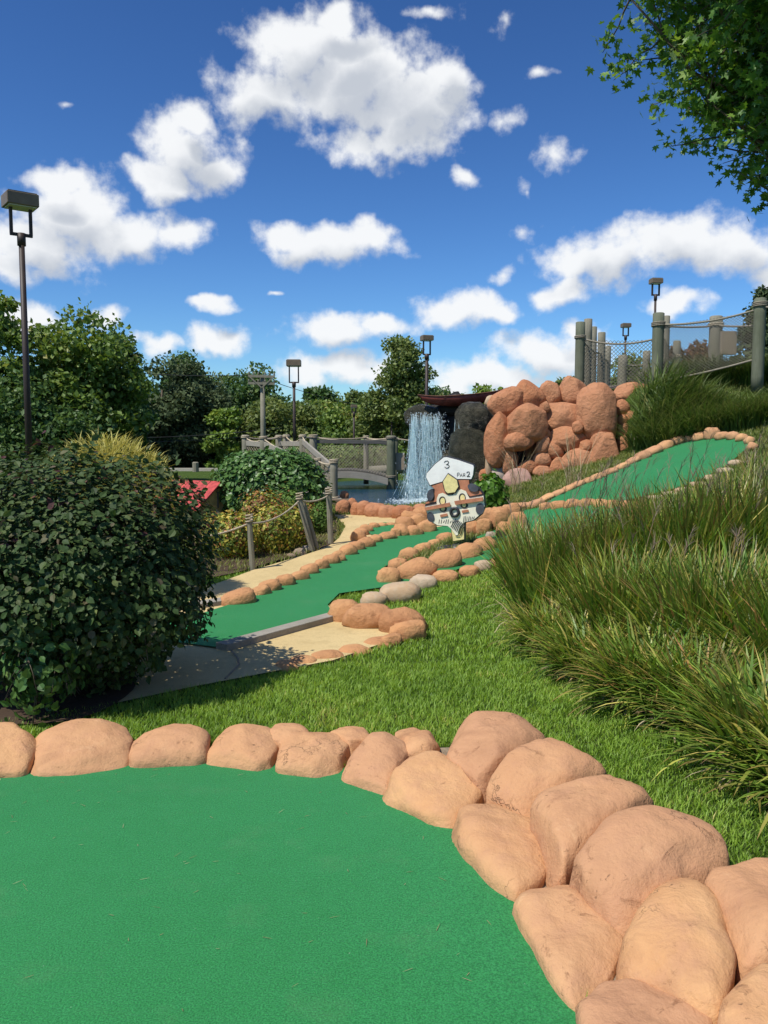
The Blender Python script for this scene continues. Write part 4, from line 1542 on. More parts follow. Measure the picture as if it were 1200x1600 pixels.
m.build('edge_board', M_PLANK, hf)

# rope fence beside the walk
rf = thing('rope_fence', 'low leaning post and rope fence in front of the flower bed', 'fence', G(392, 890))
pp = []
for px, yt, yb, wp, dx in [(395, 812, 892, 9, -5), (489, 776, 863, 9, -22), (517, 768, 852, 9, -3)]:
    b = G(px, yb)
    k = b[1] / FPX
    t = np.array([b[0] + dx * k, b[1] + .02, b[2] + (yb - yt) * k])
    m = MB()
    m.tube([b - [0, 0, .15], b, (b + t) / 2, t], [wp / 2 * k] * 4, 9)
    o = m.build('post', M_POST, rf)
    mm = MB()
    zc = t - (t - b) * .06
    mm.tube([(zc[0] + math.cos(a) * wp * .58 * k, zc[1] + math.sin(a) * wp * .58 * k, zc[2] + a * .006) for a in np.linspace(0, 6 * math.pi, 36)], .011, 5)
    mm.build('rope_wrap', M_ROPE, o, smooth=True)
    pp.append((b, t))
b2 = G(497, 861)
k = b2[1] / FPX
m = MB()
m.tube([b2, b2 + np.array([-24 * k, .05, 80 * k])], 3.4 * k, 8)
m.build('brace', M_POST, rf)
knots = [p[1] - (p[1] - p[0]) * .06 for p in pp]
rope(rf, knots[0], knots[1], .09, .013)
rope(rf, knots[1], knots[2], .05, .013)
rope(rf, knots[0], knots[0] + np.array([-1.0, -.7, -.08]), .09, .013)
m = MB()
pe = knots[0] + np.array([-1.0, -.7, 0])
zb_ = float(H(pe[0], pe[1]))
m.tube([(pe[0], pe[1], zb_ - .1), (pe[0], pe[1], zb_ + .62)], .036, 9)
m.build('post', M_POST, rf)

# ------------------------------------------------------------------ hole sign
SG = thing('hole_sign', 'painted wooden sailor face sign on a post', 'sign', G(705, 864))
sY = SG.location[1]
yaw = math.radians(-20)
sO = np.array(P(640 + 560 / 7.5, 690 + 1180 / 7.5, sY))
ks = sY / FPX / 7.5
ex = np.array([math.cos(yaw), -math.sin(-yaw) * -1, 0])
ex = np.array([math.cos(yaw), math.sin(-yaw) * -1 * -1, 0])
ex = np.array([math.cos(math.radians(20)), -math.sin(math.radians(20)), 0])   # board's right end nearer: its face turns to the left
en = np.array([-math.sin(math.radians(20)), -math.cos(math.radians(20)), 0])  # towards the viewer
ez = np.array([0, 0, 1.0])


def s2w(zx, zy, d):
    return sO + ex * ((zx - 560) * ks / math.cos(math.radians(20))) + ez * ((1180 - zy) * ks) + en * d


def plate(name, pts, d0, d1, mat, smoothn=0, parent=None):
    pts = np.asarray(pts, float)
    if smoothn:
        pts = smooth_closed(pts, smoothn)
    n = len(pts)
    V = [s2w(x, y, d0) for x, y in pts] + [s2w(x, y, d1) for x, y in pts]
    me = bpy.data.meshes.new(name)
    F = [tuple(range(n, 2 * n)), tuple(reversed(range(n)))] + [(i, i + n, (i + 1) % n + n, (i + 1) % n) for i in range(n)]
    F = [tuple(f) for f in F]
    me.from_pydata([tuple(v) for v in V], [], F)
    me.update()
    bm = bmesh.new()
    bm.from_mesh(me)
    bmesh.ops.recalc_face_normals(bm, faces=bm.faces)
    bm.to_mesh(me)
    bm.free()
    me.materials.append(mat)
    return link(name, me, None, parent or SG)


def ell(cx, cy, rx, ry, rot=0, n=24):
    out = []
    for i in range(n):
        a = 2 * math.pi * i / n
        x, y = rx * math.cos(a), ry * math.sin(a)
        out.append((cx + x * math.cos(rot) - y * math.sin(rot), cy + x * math.sin(rot) + y * math.cos(rot)))
    return out


outline = [(236, 520), (190, 420), (200, 365), (300, 250), (400, 168), (440, 166), (570, 200), (742, 262), (752, 290), (742, 385), (722, 440), (698, 446), (700, 480), (800, 530), (845, 590), (862, 640),
           (876, 740), (838, 838), (748, 918), (648, 948), (645, 1140), (510, 1172), (478, 1005), (450, 996), (330, 994), (262, 955), (212, 870), (184, 780), (188, 720), (215, 690), (205, 620), (245, 560), (285, 552), (255, 520)]
plate('backboard', outline, -.055, 0.0, M_BLACK)
plate('hat', [(245, 510), (200, 418), (207, 372), (303, 262), (402, 181), (432, 178), (560, 210), (734, 270), (742, 292), (733, 382), (714, 430), (600, 430), (500, 436), (395, 462)], .0, .022, M_WHITE)
plate('forehead', [(262, 522), (395, 470), (600, 438), (688, 436), (690, 482), (760, 560), (812, 570), (836, 602), (700, 632), (640, 560), (560, 600), (450, 615), (350, 620), (326, 700), (192, 738), (192, 715), (290, 690), (300, 560)], .0, .014, M_BROWN)
plate('face', [(190, 760), (322, 725), (326, 660), (345, 615), (390, 598), (440, 622), (510, 620), (548, 575), (600, 552), (655, 572), (690, 645), (852, 622), (866, 740), (830, 830), (742, 908), (640, 938), (600, 985), (566, 1092), (545, 1095), (490, 1020), (452, 988), (335, 984),
               (270, 948), (222, 868)], .0, .020, M_CREAM)
bdg = plate('badge', [(388, 465), (455, 362), (566, 438), (586, 522), (543, 598), (448, 612), (414, 574)], .022, .034, M_BLACK)
plate('badge_face', [(400, 466), (456, 376), (556, 444), (574, 520), (536, 586), (453, 600), (424, 568)], .034, .044, M_YELLOW, parent=bdg)
for cx, cy, rx, ry, rt in [(252, 628, 40, 66, .1), (738, 530, 64, 44, .45)]:
    plate('ear', ell(cx, cy, rx, ry, rt), .016, .034, M_CHAR)
for cx, cy, rx, ry, rt in [(818, 775, 48, 66, .1), (256, 890, 42, 60, -.25)]:
    plate('cheek_patch', ell(cx, cy, rx, ry, rt), .020, .030, M_CHAR)
for cx, cy, dy in [(390, 690, 100), (616, 648, 92)]:
    er = plate('eye_rim', ell(cx, cy, 38, 50), .020, .028, M_BLACK)
    plate('eye', ell(cx + 5, cy + 6, 27, 40), .028, .034, M_YELLOW, parent=er)
    er = plate('eye_rim', ell(cx + 10 + (14 if cx > 500 else 0), cy + dy, 42, 34), .020, .028, M_BLACK)
    plate('eye', ell(cx + 8 + (14 if cx > 500 else 0), cy + dy - 4, 24, 22), .028, .034, M_YELLOW, parent=er)
plate('brow_bar', [(190, 775), (480, 708), (488, 752), (200, 812)], .036, .056, M_BROWN)
plate('brow_bar', [(532, 690), (852, 636), (856, 678), (545, 734)], .036, .056, M_BROWN)
plate('brow_line', [(190, 748), (322, 716), (322, 728), (190, 760)], .021, .026, M_BLACK)  # thin black strips just above the brow bars
plate('brow_line', [(695, 634), (836, 606), (838, 620), (695, 648)], .021, .026, M_BLACK)
for q in ([(365, 858), (446, 838), (456, 868), (372, 888)], [(612, 800), (684, 786), (694, 812), (618, 828)]):
    plate('cheek_bar', q, .020, .034, M_BROWN)
m = MB()
ring = [s2w(533 + 45 * math.cos(a), 822 + 47 * math.sin(a), .030) for a in np.linspace(0, 2 * math.pi, 25)]
m.tube(ring, .021, 8, cap=False)
m.build('nose_ring', M_BLACK, SG, smooth=True)
rs = random.Random(4)


def stroke(pts, d=.0215, r=.0055, name='lettering', mat=None):
    m = MB()
    m.tube([s2w(x, y, d) for x, y in pts], r, 5)
    return m.build(name, mat or M_BLACK, SG, smooth=True)


for i in range(9):
    x = 350 + i * 26
    stroke([(x, 965 - rs.random() * 14), (x + 6 + rs.random() * 8, 905 + rs.random() * 24)], r=.0045, name='whisker')
for i in range(8):
    x = 490 + i * 16
    stroke([(x, 1000 + i * 13), (x + 26, 950 + i * 8), (x + 56, 900 + i * 10)], r=.0055, name='whisker')
for i in range(7):
    x = 630 + i * 19
    stroke([(x, 940 - i * 7), (x + 4 + 6 * rs.random(), 862 + 8 * rs.random())], r=.0045, name='whisker')
stroke([(545, 1102), (562, 1106), (592, 1100)], r=.005, name='whisker')
plate('post', [(486, 1000), (560, 1095), (600, 990), (634, 950), (637, 1140), (514, 1166)], .0, .010, M_YELLOW)
# writing
D_ = .0235
stroke([(408, 238), (425, 224), (448, 222), (460, 236), (450, 256), (430, 264), (455, 268), (467, 284), (455, 302), (430, 306), (414, 292)], D_, .0055)
stroke([(558, 404), (558, 360)], D_, .0035)
stroke([(558, 362), (578, 360), (583, 374), (572, 384), (558, 384)], D_, .0035)
stroke([(590, 404), (602, 368), (616, 404)], D_, .0035)
stroke([(595, 392), (612, 392)], D_, .0035)
stroke([(626, 404), (626, 366), (642, 366), (645, 378), (638, 386), (626, 386)], D_, .0035)
stroke([(634, 386), (648, 404)], D_, .0035)
stroke([(664, 360), (676, 346), (692, 348), (696, 364), (684, 382), (666, 402), (702, 400)], D_, .0055)
base_c = G(706, 864)
for i, (dx, r3, h3) in enumerate(((-.06, (.17, .12, .075), .03), (.10, (.13, .11, .07), .05))):
    me = rock_mesh((base_c[0] + dx, base_c[1] + .04, base_c[2] + h3), r3, 600 + i, 3, .15)
    me.materials.append(M_BLACK)
    link('foot_stone', me, None, SG)

# ------------------------------------------------------------------ lamps
def lamp(px, ytop, ybase, Y, label, head_w=.75, yaw=0.3, zb=None, yoke=.55, prad=.075):
    top = P(px, ytop, Y)
    zg = float(H(top[0], Y)) if zb is None else zb
    L = thing('street_lamp', label, 'street lamp', (top[0], Y, zg), 'lamps around the course')
    hh = head_w * .40
    from mathutils import Matrix
    R = Matrix.Rotation(yaw, 3, 'Z')
    x = Vector((top[0], Y, 0))
    m = MB()
    m.tube([(top[0], Y, zg - .1), (top[0], Y, top[2] - hh - yoke)], [prad, prad * .78], 10)
    m.build('pole', M_BRONZE, L, smooth=True)
    m = MB()
    m.tube([(top[0], Y, top[2] - hh - yoke - .22), (top[0], Y, top[2] - hh - yoke + .03)], prad * 1.15, 10)
    m.build('collar', M_BRONZE, L, smooth=True)
    yk = MB()
    wy = head_w * .62
    z0, z1 = top[2] - hh - yoke, top[2] - hh * .35
    for s in (-1, 1):
        c = x + R @ Vector((s * wy / 2, 0, 0))
        yk.box((c.x, c.y, (z0 + z1) / 2), (.06, .06, z1 - z0), R)
    yk.box((x.x, x.y, z0), (wy + .055, .055, .06), R)
    yk.build('yoke', M_BRONZE, L)
    m = MB()
    m.box((x.x, x.y, top[2] - hh / 2), (head_w, head_w * .85, hh), R)
    hd = m.build('lamp_head', M_LAMPHEAD, L, bevel=.015)
    m = MB()
    m.box((x.x, x.y, top[2] - hh - .006), (head_w * .86, head_w * .7, .02), R)
    m.build('lens', M_LENS, hd)
    m = MB()
    m.box((x.x, x.y, top[2] + .008), (head_w * .9, head_w * .75, .03), R)
    m.build('cap', M_LAMPHEAD, hd)
    return L


lamp(31, 305, 715, 17.5, 'tall bronze lamp at far left above the dark round bush', .62, .65, yoke=.55, prad=.075)
lamp(459, 563, 690, 39, 'bronze lamp beside the wooden utility pole', .68, .05, yoke=.75, prad=.08)
lamp(667, 525, 620, 38, 'bronze lamp rising behind the waterfall and poplar', .52, .3, yoke=.62, prad=.09)
lamp(553, 633, 690, 40, 'small distant lamp left of the poplar above the bridge', .30, .2, yoke=.22, prad=.055)
lamp(612, 648, 690, 40.5, 'small pale topped lamp just above the thick bridge post', .27, .1, yoke=.15, prad=.05)
lamp(1025, 436, 560, 34, 'lamp standing above the thick hilltop fence post', .46, .1, yoke=.45, prad=.06)
lamp(978, 506, 560, 46, 'smaller lamp seen between the hilltop fence posts', .48, .1, yoke=.45, prad=.07)

# utility pole and wires
up = thing('utility_pole', 'grey wooden utility pole with two crossarms', 'utility pole', (P(410, 585, 38)[0], 38, 0))
pt_ = P(410, 586, 38)
m = MB()
m.tube([(pt_[0], 38, -.2), (pt_[0], 38, pt_[2])], [.13, .105], 10)
m.build('pole', M_POST, up, smooth=True)
for yy, dy in ((588, -.2), (599, .0)):
    a, b = P(389, yy, 38), P(430, yy + 1, 38)
    m = MB()
    m.beam((a[0], 37.83, a[2]), (b[0], 37.83, b[2]), .10, .11)
    m.build('crossarm', M_POST, up)
    for t in (.02, .2, .38, .64, .82, .98):
        q = a + (b - a) * t
        m = MB()
        m.tube([(q[0], 37.83, q[2] + .04), (q[0], 37.83, q[2] + .11), (q[0], 37.83, q[2] + .18)], [.02, .045, .035], 6)
        m.build('insulator', M_POST, up)
for s in (-1, 1):
    m = MB()
    q = P(410, 596, 38)
    m.beam((q[0], 37.78, q[2] - .3), (q[0] + s * .6, 37.78, q[2] + .25), .05, .05)
    m.build('brace', M_POST, up)
arm = P(392, 588, 37.85)
armr = P(428, 588, 37.85)
for nm, a, b, d, lab in [('a', P(392, 586, 37.85), P(-150, 525, 32), .5, 'power line running left from the upper crossarm'), ('b', P(428, 597, 37.85), P(760, 640, 60), .8, 'power line running right from the utility pole'),
                         ('c', P(-60, 676, 32), P(440, 668, 41), .35, 'lower cable crossing in front of the dark trees'), ('d', P(-60, 681, 32), P(440, 676, 41), .35, 'second lower cable just beneath the other cable')]:
    m = MB()
    m.tube(sag(a, b, d, 24), .014, 4)
    o = m.build('overhead_wire', M_WIRE)
    tag(o, lab, 'wire')

# ------------------------------------------------------------------ little red-roofed cabin
cb_ = P(330, 790, 15.5)
ch = thing('model_cabin', 'little yellow cabin with a red roof behind the flower bed', 'cabin', (-3.6, 15.9, 0.1))
cxr = P(352, 757, 15.2)
gz = float(H(-3.3, 15.5))
gab = P(345, 756, 15.2)
eL, eR = P(318, 796, 15.2), P(358, 778, 15.2)
# gable wall faces right-forward; ridge runs to the left
ridge_dir = np.array([-.80, .60, 0])
W2 = .52
perp = np.array([-ridge_dir[1], ridge_dir[0], 0])
perp = perp if perp[1] < 0 else -perp
apex = gab
LW = 1.35
rise = .42
def cab(u, v, z):
    return apex + ridge_dir * u + perp * v + np.array([0, 0, z])
gzl = gz - apex[2]
m = MB()
V = [cab(.1, -W2 * .86, -rise * .86), cab(.1, W2 * .86, -rise * .86), cab(.1, W2 * .86, gzl), cab(.1, -W2 * .86, gzl), cab(.1, 0, -.04),
     cab(LW, -W2 * .86, -rise * .86), cab(LW, W2 * .86, -rise * .86), cab(LW, W2 * .86, gzl), cab(LW, -W2 * .86, gzl), cab(LW, 0, -.04)]
m.add(V, [(0, 3, 2, 1, 4), (5, 9, 6, 7, 8), (1, 2, 7, 6), (0, 5, 8, 3)])
m.build('wall', M_CABIN, ch)
for sgn in (1, -1):
    nb_ = 5
    for i in range(nb_):
        u0, u1 = -.02 + (LW + .12) * i / nb_, -.02 + (LW + .12) * (i + .96) / nb_
        V = []
        for u in (u0, u1):
            for v, z in ((0, 0), (W2 * 1.12 * sgn, -rise * 1.12)):
                V += [cab(u, v, z + .012), cab(u, v, z + .045)]
        m = MB()
        m.add(V, [(0, 2, 3, 1), (4, 5, 7, 6), (1, 3, 7, 5), (0, 4, 6, 2), (0, 1, 5, 4), (2, 6, 7, 3)])
        m.build('roof_board', M_ROOF, ch)
m = MB()
m.beam(cab(.085, .0, -.15), cab(.085, .0, -.45), .02, .02)
m.build('gable_strip', M_DARKPLANK, ch)

# ------------------------------------------------------------------ road, curb and rail fence beyond
road = drape('road', np.array([[-60, 40], [30, 40], [30, 58], [-60, 62]]), 0.03, M_ASPHALT, 6.0)
tag(road, 'grey asphalt lane beyond the pond', kind='structure')
m = MB()
for i in range(-58, 28, 4):
    z = float(H(i, 39.6))
    m.add([(i, 39.4, z - .1), (i + 4, 39.4, z - .1), (i + 4, 39.4, z + .14), (i, 39.4, z + .14), (i, 39.8, z - .1), (i + 4, 39.8, z - .1), (i + 4, 39.8, z + .14), (i, 39.8, z + .14)], [(0, 1, 2, 3), (3, 2, 6, 7), (5, 4, 7, 6)])
o = m.build('kerb', M_CURB)
tag(o, 'pale concrete kerb of the lane', kind='structure')
gf = thing('rail_fence', 'dark low rail fence along the lane below the trees', 'fence', (-14, 62.5, 0))
for i in range(15):
    x = -34 + i * 2.6
    z = float(H(x, 62.5))
    m = MB()
    m.box((x, 62.5, z + .55), (.18, .18, 1.2))
    m.build('post', M_FENCE, gf)
    if i < 14:
        for zz in (.45, .9):
            m = MB()
            m.beam((x, 62.4, z + zz), (x + 2.6, 62.4, float(H(x + 2.6, 62.5)) + zz), .06, .16)
            m.build('rail', M_FENCE, gf)
g_ = P(306, 750, 38.6)
z = float(H(g_[0], 38.6))
m = MB()
m.tube([(g_[0], 38.6, z - .1), (g_[0], 38.6, z + .42), (g_[0], 38.6, z + .46)], [.15, .15, .10], 10)
o = m.build('bollard', M_POST)
tag(o, 'stubby wooden bollard above the cabin roof beside the ivy mound', 'bollard')

# ------------------------------------------------------------------ foliage
LEAF_V = np.array([(0, 0, 0), (-.30, .22, .05), (.30, .22, .05), (-.34, .56, .06), (.34, .56, .06), (0, .45, -.02), (0, 1.0, -.08)])
LEAF_T = np.array([(0, 2, 5), (5, 2, 4), (5, 4, 6), (0, 5, 1), (1, 5, 3), (3, 5, 6)])
CARD_V = np.array([(0, 0, 0), (-.34, .5, .05), (0, 1, 0), (.34, .5, .05)])
CARD_T = np.array([(0, 3, 2), (0, 2, 1)])
mp = []
for a_deg, rad in [(-90, .12), (-50, .42), (-35, .30), (-8, .62), (8, .38), (38, .78), (58, .40), (90, .95), (122, .40), (142, .78), (172, .38), (188, .62), (215, .30), (230, .42)]:
    a = math.radians(a_deg)
    mp.append((rad * math.cos(a), rad * math.sin(a) + .25, .05 * rad))
MAPLE_V = np.array([(0, .25, -.02)] + mp)
MAPLE_T = np.array([(0, 1 + i, 1 + (i + 1) % len(mp)) for i in range(len(mp))])


def nrm(v):
    return v / np.maximum(np.linalg.norm(v, axis=-1, keepdims=True), 1e-9)


def leaf_mesh(name, pos, fwd, nor, size, rnd, tmpl='leaf', mat=None, parent=None):
    TV, TT = {'leaf': (LEAF_V, LEAF_T), 'card': (CARD_V, CARD_T), 'maple': (MAPLE_V, MAPLE_T)}[tmpl]
    n = len(pos)
    f = nrm(fwd)
    x = nrm(np.cross(f, nor))
    nn = np.cross(x, f)
    s = np.asarray(size).reshape(-1, 1, 1)
    V = pos[:, None] + s * (TV[None, :, 0:1] * x[:, None] + TV[None, :, 1:2] * f[:, None] + TV[None, :, 2:3] * nn[:, None])
    T = (np.arange(n)[:, None, None] * len(TV) + TT[None]).reshape(-1, 3)
    at = np.zeros((n, len(TV), 3), np.float32)
    at[:, :, 0] = np.clip(rnd, 0, 1)[:, None]
    me = np_mesh(name, V.reshape(-1, 3), tris=T, attr=at.reshape(-1, 3))
    return link(name, me, mat, parent)


def blades(name, root, az, length, lean, curl, width, rnd, k=6, mat=None, parent=None, tipf=None, taper=0.75):
    n = len(root)
    th = lean
    seg = length / k
    pos = root.astype(float).copy()
    hx, hy = np.cos(az), np.sin(az)
    tw = RNG.normal(size=n) * .5
    wx, wy = -np.sin(az + tw), np.cos(az + tw)
    V = np.zeros((n, (k + 1) * 2, 3))
    at = np.zeros((n, (k + 1) * 2, 3), np.float32)
    at[:, :, 0] = np.clip(rnd, 0, 1)[:, None]
    at[:, :, 2] = (RNG.random(n) if tipf is None else tipf)[:, None]
    for i in range(k + 1):
        t = i / k
        wv = width * (1 - t ** 2 * taper - (0.24 if i == k else 0)) * (.6 + .8 * min(t * 3, .5))
        V[:, 2 * i, 0] = pos[:, 0] - wx * wv
        V[:, 2 * i, 1] = pos[:, 1] - wy * wv
        V[:, 2 * i, 2] = pos[:, 2]
        V[:, 2 * i + 1, 0] = pos[:, 0] + wx * wv
        V[:, 2 * i + 1, 1] = pos[:, 1] + wy * wv
        V[:, 2 * i + 1, 2] = pos[:, 2]
        at[:, 2 * i:2 * i + 2, 1] = t
        a = th + curl * t
        pos[:, 0] += np.sin(a) * hx * seg
        pos[:, 1] += np.sin(a) * hy * seg
        pos[:, 2] += np.cos(a) * seg
    q = np.array([(2 * i, 2 * i + 1, 2 * i + 3, 2 * i + 2) for i in range(k)])
    Q = (np.arange(n)[:, None, None] * ((k + 1) * 2) + q[None]).reshape(-1, 4)
    me = np_mesh(name, V.reshape(-1, 3), quads=Q, attr=at.reshape(-1, 3), smooth=True)
    return link(name, me, mat, parent)


# lawn
def lawn_points(x0, x1, y0, y1, dens):
    n = int((x1 - x0) * (y1 - y0) * dens)
    x = x0 + (x1 - x0) * RNG.random(n)
    y = y0 + (y1 - y0) * RNG.random(n)
    ok = np.ones(n, bool)
    # keep what the lens could see from here or a step beside it
    ok &= np.abs(x) < 0.56 * y + 1.6
    for pol in POLYS:
        ok &= ~inside(pol, x, y)
    ok &= ~inside(bed, x, y)
    ok &= pond_d(x, y) > 1.15
    return x[ok], y[ok]


def lawn(name, label, x0, x1, y0, y1, dens, ln, wd, mat):
    x, y = lawn_points(x0, x1, y0, y1, dens)
    n = len(x)
    clump = np.array([mnoise.noise(Vector((a * 1.6, b * 1.6, 0))) for a, b in zip(x, y)])
    fine_ = np.array([mnoise.noise(Vector((a * 7, b * 7, 3))) for a, b in zip(x, y)])
    root = np.stack([x, y, H(x, y) - .004], 1)
    L = ln * (.55 + .75 * RNG.random(n)) * (1 + .35 * fine_)
    rnd = .44 + .42 * clump + .30 * fine_ + .18 * RNG.normal(size=n)
    o = blades(name, root, RNG.random(n) * 6.283, L, .15 + .45 * RNG.random(n), .4 + .9 * RNG.random(n), wd * (.7 + .6 * RNG.random(n)), rnd, 2, mat, tipf=RNG.random(n) * .9)
    tag(o, label, 'grass', kind='stuff')
    return o


lawn('grass', 'mown lawn between the near stones and the third hole', -3.6, 4.6, 2.0, 6.0, 9000, .044, .0028, L_LAWN)
lawn('grass', 'mown lawn beside the third hole and tall grasses', -5.0, 6.6, 6.0, 10.0, 3400, .05, .0042, L_LAWN)
lawn('grass', 'rougher grass on the hillside by the boulders', -6.5, 9.5, 10.0, 19.5, 620, .09, .008, L_HILL)

ii = RNG.random((9000, 2)) * np.array([2.6, 5.0]) + np.array([ISLAND[:, 0].min(), ISLAND[:, 1].min()])
ii = ii[inside(ISLAND, ii[:, 0], ii[:, 1])]
n = len(ii)
o = blades('grass', np.column_stack([ii, H(ii[:, 0], ii[:, 1]) + .045]), RNG.random(n) * 6.283, .07 + .06 * RNG.random(n), .1 + .5 * RNG.random(n), .4 + .9 * RNG.random(n), .006 * (.7 + .6 * RNG.random(n)), .55 + .2 * RNG.normal(size=n), 2, L_HILL)
tag(o, 'short dry grass on the island round the sign', 'grass', kind='stuff')

n = 150
cx_ = np.stack([-2.2 + 3.2 * RNG.random(n), 2.0 + 2.2 * RNG.random(n)], 1)
cx_ = cx_[inside(NEAR_GREEN, cx_[:, 0], cx_[:, 1])]
n = len(cx_)
o = blades('grass_clippings', np.column_stack([cx_, np.full(n, .016)]), RNG.random(n) * 6.283, .015 + .03 * RNG.random(n), 1.45 + .1 * RNG.random(n), .1 * RNG.normal(size=n), np.full(n, .0011), RNG.random(n), 3, L_DEAD)
tag(o, 'stray straw clippings lying on the near carpet', 'grass clippings', kind='stuff')

# soil under the planting on the right and round the bushes
def bed_patch(pts, label, dz=.012):
    o = drape('planting_bed', gp(pts), dz, M_SOIL, .25, smoothn=40)
    tag(o, label, kind='structure')


bed_patch([(815, 920), (860, 1020), (960, 1095), (1090, 1135), (1195, 1215), (1330, 1270), (1350, 950), (1220, 860), (1000, 870), (880, 880)], 'dark soil under the tall ornamental grasses', .02)
bed_patch([(-120, 1120), (60, 1138), (170, 1112), (210, 1060), (100, 1010), (-100, 1020)], 'dark soil under the round dark bush', .028)

# ---- ornamental grasses
TG = 'ornamental grass clumps on the slope'


def grass_clump(px, py, label, n, hgt, spread, curlm, wd=.006, az0=None, azs=6.3, dead=.12, plumes=0, ph=0.0, rad=.2, lean0=.08):
    c = G(px, py)
    wd = wd * 1.55
    n = int(n * .72)
    root = thing('ornamental_grass', label, 'ornamental grass', c, TG)
    a = RNG.random(n) * 2 * math.pi
    rr = np.sqrt(RNG.random(n)) * rad
    x = c[0] + np.cos(a) * rr
    y = c[1] + np.sin(a) * rr
    azm = a + RNG.normal(size=n) * .95 if az0 is None else az0 + RNG.normal(size=n) * azs
    L = hgt * (.55 + .55 * RNG.random(n))
    le = lean0 + spread * RNG.random(n) ** 1.3 * (0.45 + rr / rad)
    cu = curlm * (.3 + .9 * RNG.random(n))
    rnd = np.clip(.40 + .27 * RNG.normal(size=n), 0, .80)
    odd = RNG.random(n) < dead * .7
    rnd[odd] = .78 + .22 * RNG.random(odd.sum())
    blades('blades', np.stack([x, y, H(x, y) - .01], 1), azm, L, le, cu, wd * (.6 + .7 * RNG.random(n)), rnd, 6, L_TALL, root)
    nd = int(n * .16)
    a = RNG.random(nd) * 2 * math.pi
    rr = np.sqrt(RNG.random(nd)) * rad * 1.15
    x = c[0] + np.cos(a) * rr
    y = c[1] + np.sin(a) * rr
    blades('dead_blades', np.stack([x, y, H(x, y) - .01], 1), a + RNG.normal(size=nd) * .7, hgt * (.2 + .4 * RNG.random(nd)), .3 + .8 * RNG.random(nd), .6 + 1.6 * RNG.random(nd), wd * .7 * np.ones(nd), RNG.random(nd), 5, L_DEAD, root)
    if plumes:
        a = RNG.random(plumes) * 2 * math.pi
        rr = np.sqrt(RNG.random(plumes)) * rad
        x = c[0] + np.cos(a) * rr
        y = c[1] + np.sin(a) * rr
        azp = RNG.normal(size=plumes) * 1.0 + .2
        L = ph * (.65 + .4 * RNG.random(plumes))
        le = .03 + .22 * RNG.random(plumes)
        cu = .05 + .40 * RNG.random(plumes)
        pos = np.stack([x, y, H(x, y)], 1)
        blades('stems', pos, azp, L, le, cu, np.full(plumes, .0026), RNG.random(plumes), 8, L_STEM, root, taper=.3)
        # seed heads: fine threads along the last sixth of each stem
        P0, AZ, RN = [], [], []
        for i in range(plumes):
            p = pos[i].copy()
            k = 8
            trail = [p.copy()]
            for j in range(k):
                an_ = le[i] + cu[i] * j / k
                p = p + np.array([math.sin(an_) * math.cos(azp[i]), math.sin(an_) * math.sin(azp[i]), math.cos(an_)]) * L[i] / k
                trail.append(p.copy())
            for q in range(12):
                f = RNG.random()
                P0.append(trail[-2] * (1 - f) + trail[-1] * f)
                AZ.append(azp[i] + RNG.normal() * .7)
                RN.append(RNG.random())
        P0 = np.array(P0)
        nn = len(P0)
        blades('plumes', P0, np.array(AZ), .07 + .08 * RNG.random(nn), .2 + .5 * RNG.random(nn), .6 + .9 * RNG.random(nn), np.full(nn, .0016), np.array(RN), 4, L_PLUME, root, taper=.4)
    return root


grass_clump(868, 965, 'tall green grass clump nearest the tee lane, left end of the bed', 1700, .90, .34, .50, plumes=30, ph=1.30, rad=.34, dead=.10)
grass_clump(950, 945, 'tall reddish stemmed grass clump behind the low arching tuft', 1700, .95, .36, .50, plumes=34, ph=1.35, rad=.36, dead=.16)
grass_clump(1055, 930, 'tallest dark green grass clump in the middle of the bed', 2000, 1.0, .40, .48, plumes=26, ph=1.3, rad=.38, dead=.12)
grass_clump(1155, 905, 'tall thin grass clump toward the right edge below the hillside green', 1500, 1.0, .44, .5, plumes=20, ph=1.15, rad=.36)
grass_clump(862, 1010, 'drooping yellow tipped grass tuft at the lawn corner', 1200, .46, .65, 1.5, rad=.20, dead=.22)
grass_clump(925, 1050, 'broad arching grass tuft spilling over the lawn edge', 1400, .50, .65, 1.3, wd=.0062, rad=.20, dead=.18)
grass_clump(1018, 1092, 'wide low grass mound with bright tips in front', 1800, .54, .72, 1.3, wd=.0065, rad=.23, dead=.14)
grass_clump(1098, 1120, 'dense grass mound beside the rightmost tuft', 1500, .50, .7, 1.3, wd=.0065, rad=.20, dead=.16)
grass_clump(1205, 1185, 'large spiky grass tuft at the right edge of the picture', 1600, .56, .8, 1.2, wd=.0068, rad=.22, dead=.12)
grass_clump(1285, 1235, 'grass tuft cut by the right edge beside the big stones', 900, .48, .8, 1.3, wd=.0068, rad=.18, dead=.14)
grass_clump(1240, 1060, 'upright weathered grass clump above the right edge tuft', 1500, .72, .5, .8, wd=.006, rad=.28, dead=.2)
grass_clump(975, 1010, 'upright grass clump rising behind the wide low mound', 1700, .78, .45, .7, wd=.0058, rad=.28, dead=.15, plumes=8, ph=1.0)
grass_clump(1105, 1030, 'thick upright grass clump deep in the middle of the bed', 1900, .80, .48, .7, wd=.006, rad=.32, dead=.17, plumes=8, ph=1.0)
grass_clump(1200, 840, 'sparse reddish grass clump below the shaded slope', 900, .9, .5, .6, rad=.3, plumes=10, ph=1.1, dead=.25)
grass_clump(815, 915, 'slim grass clump overlapping the lane stones', 620, .75, .4, .8, rad=.18, dead=.12, plumes=12, ph=1.0)

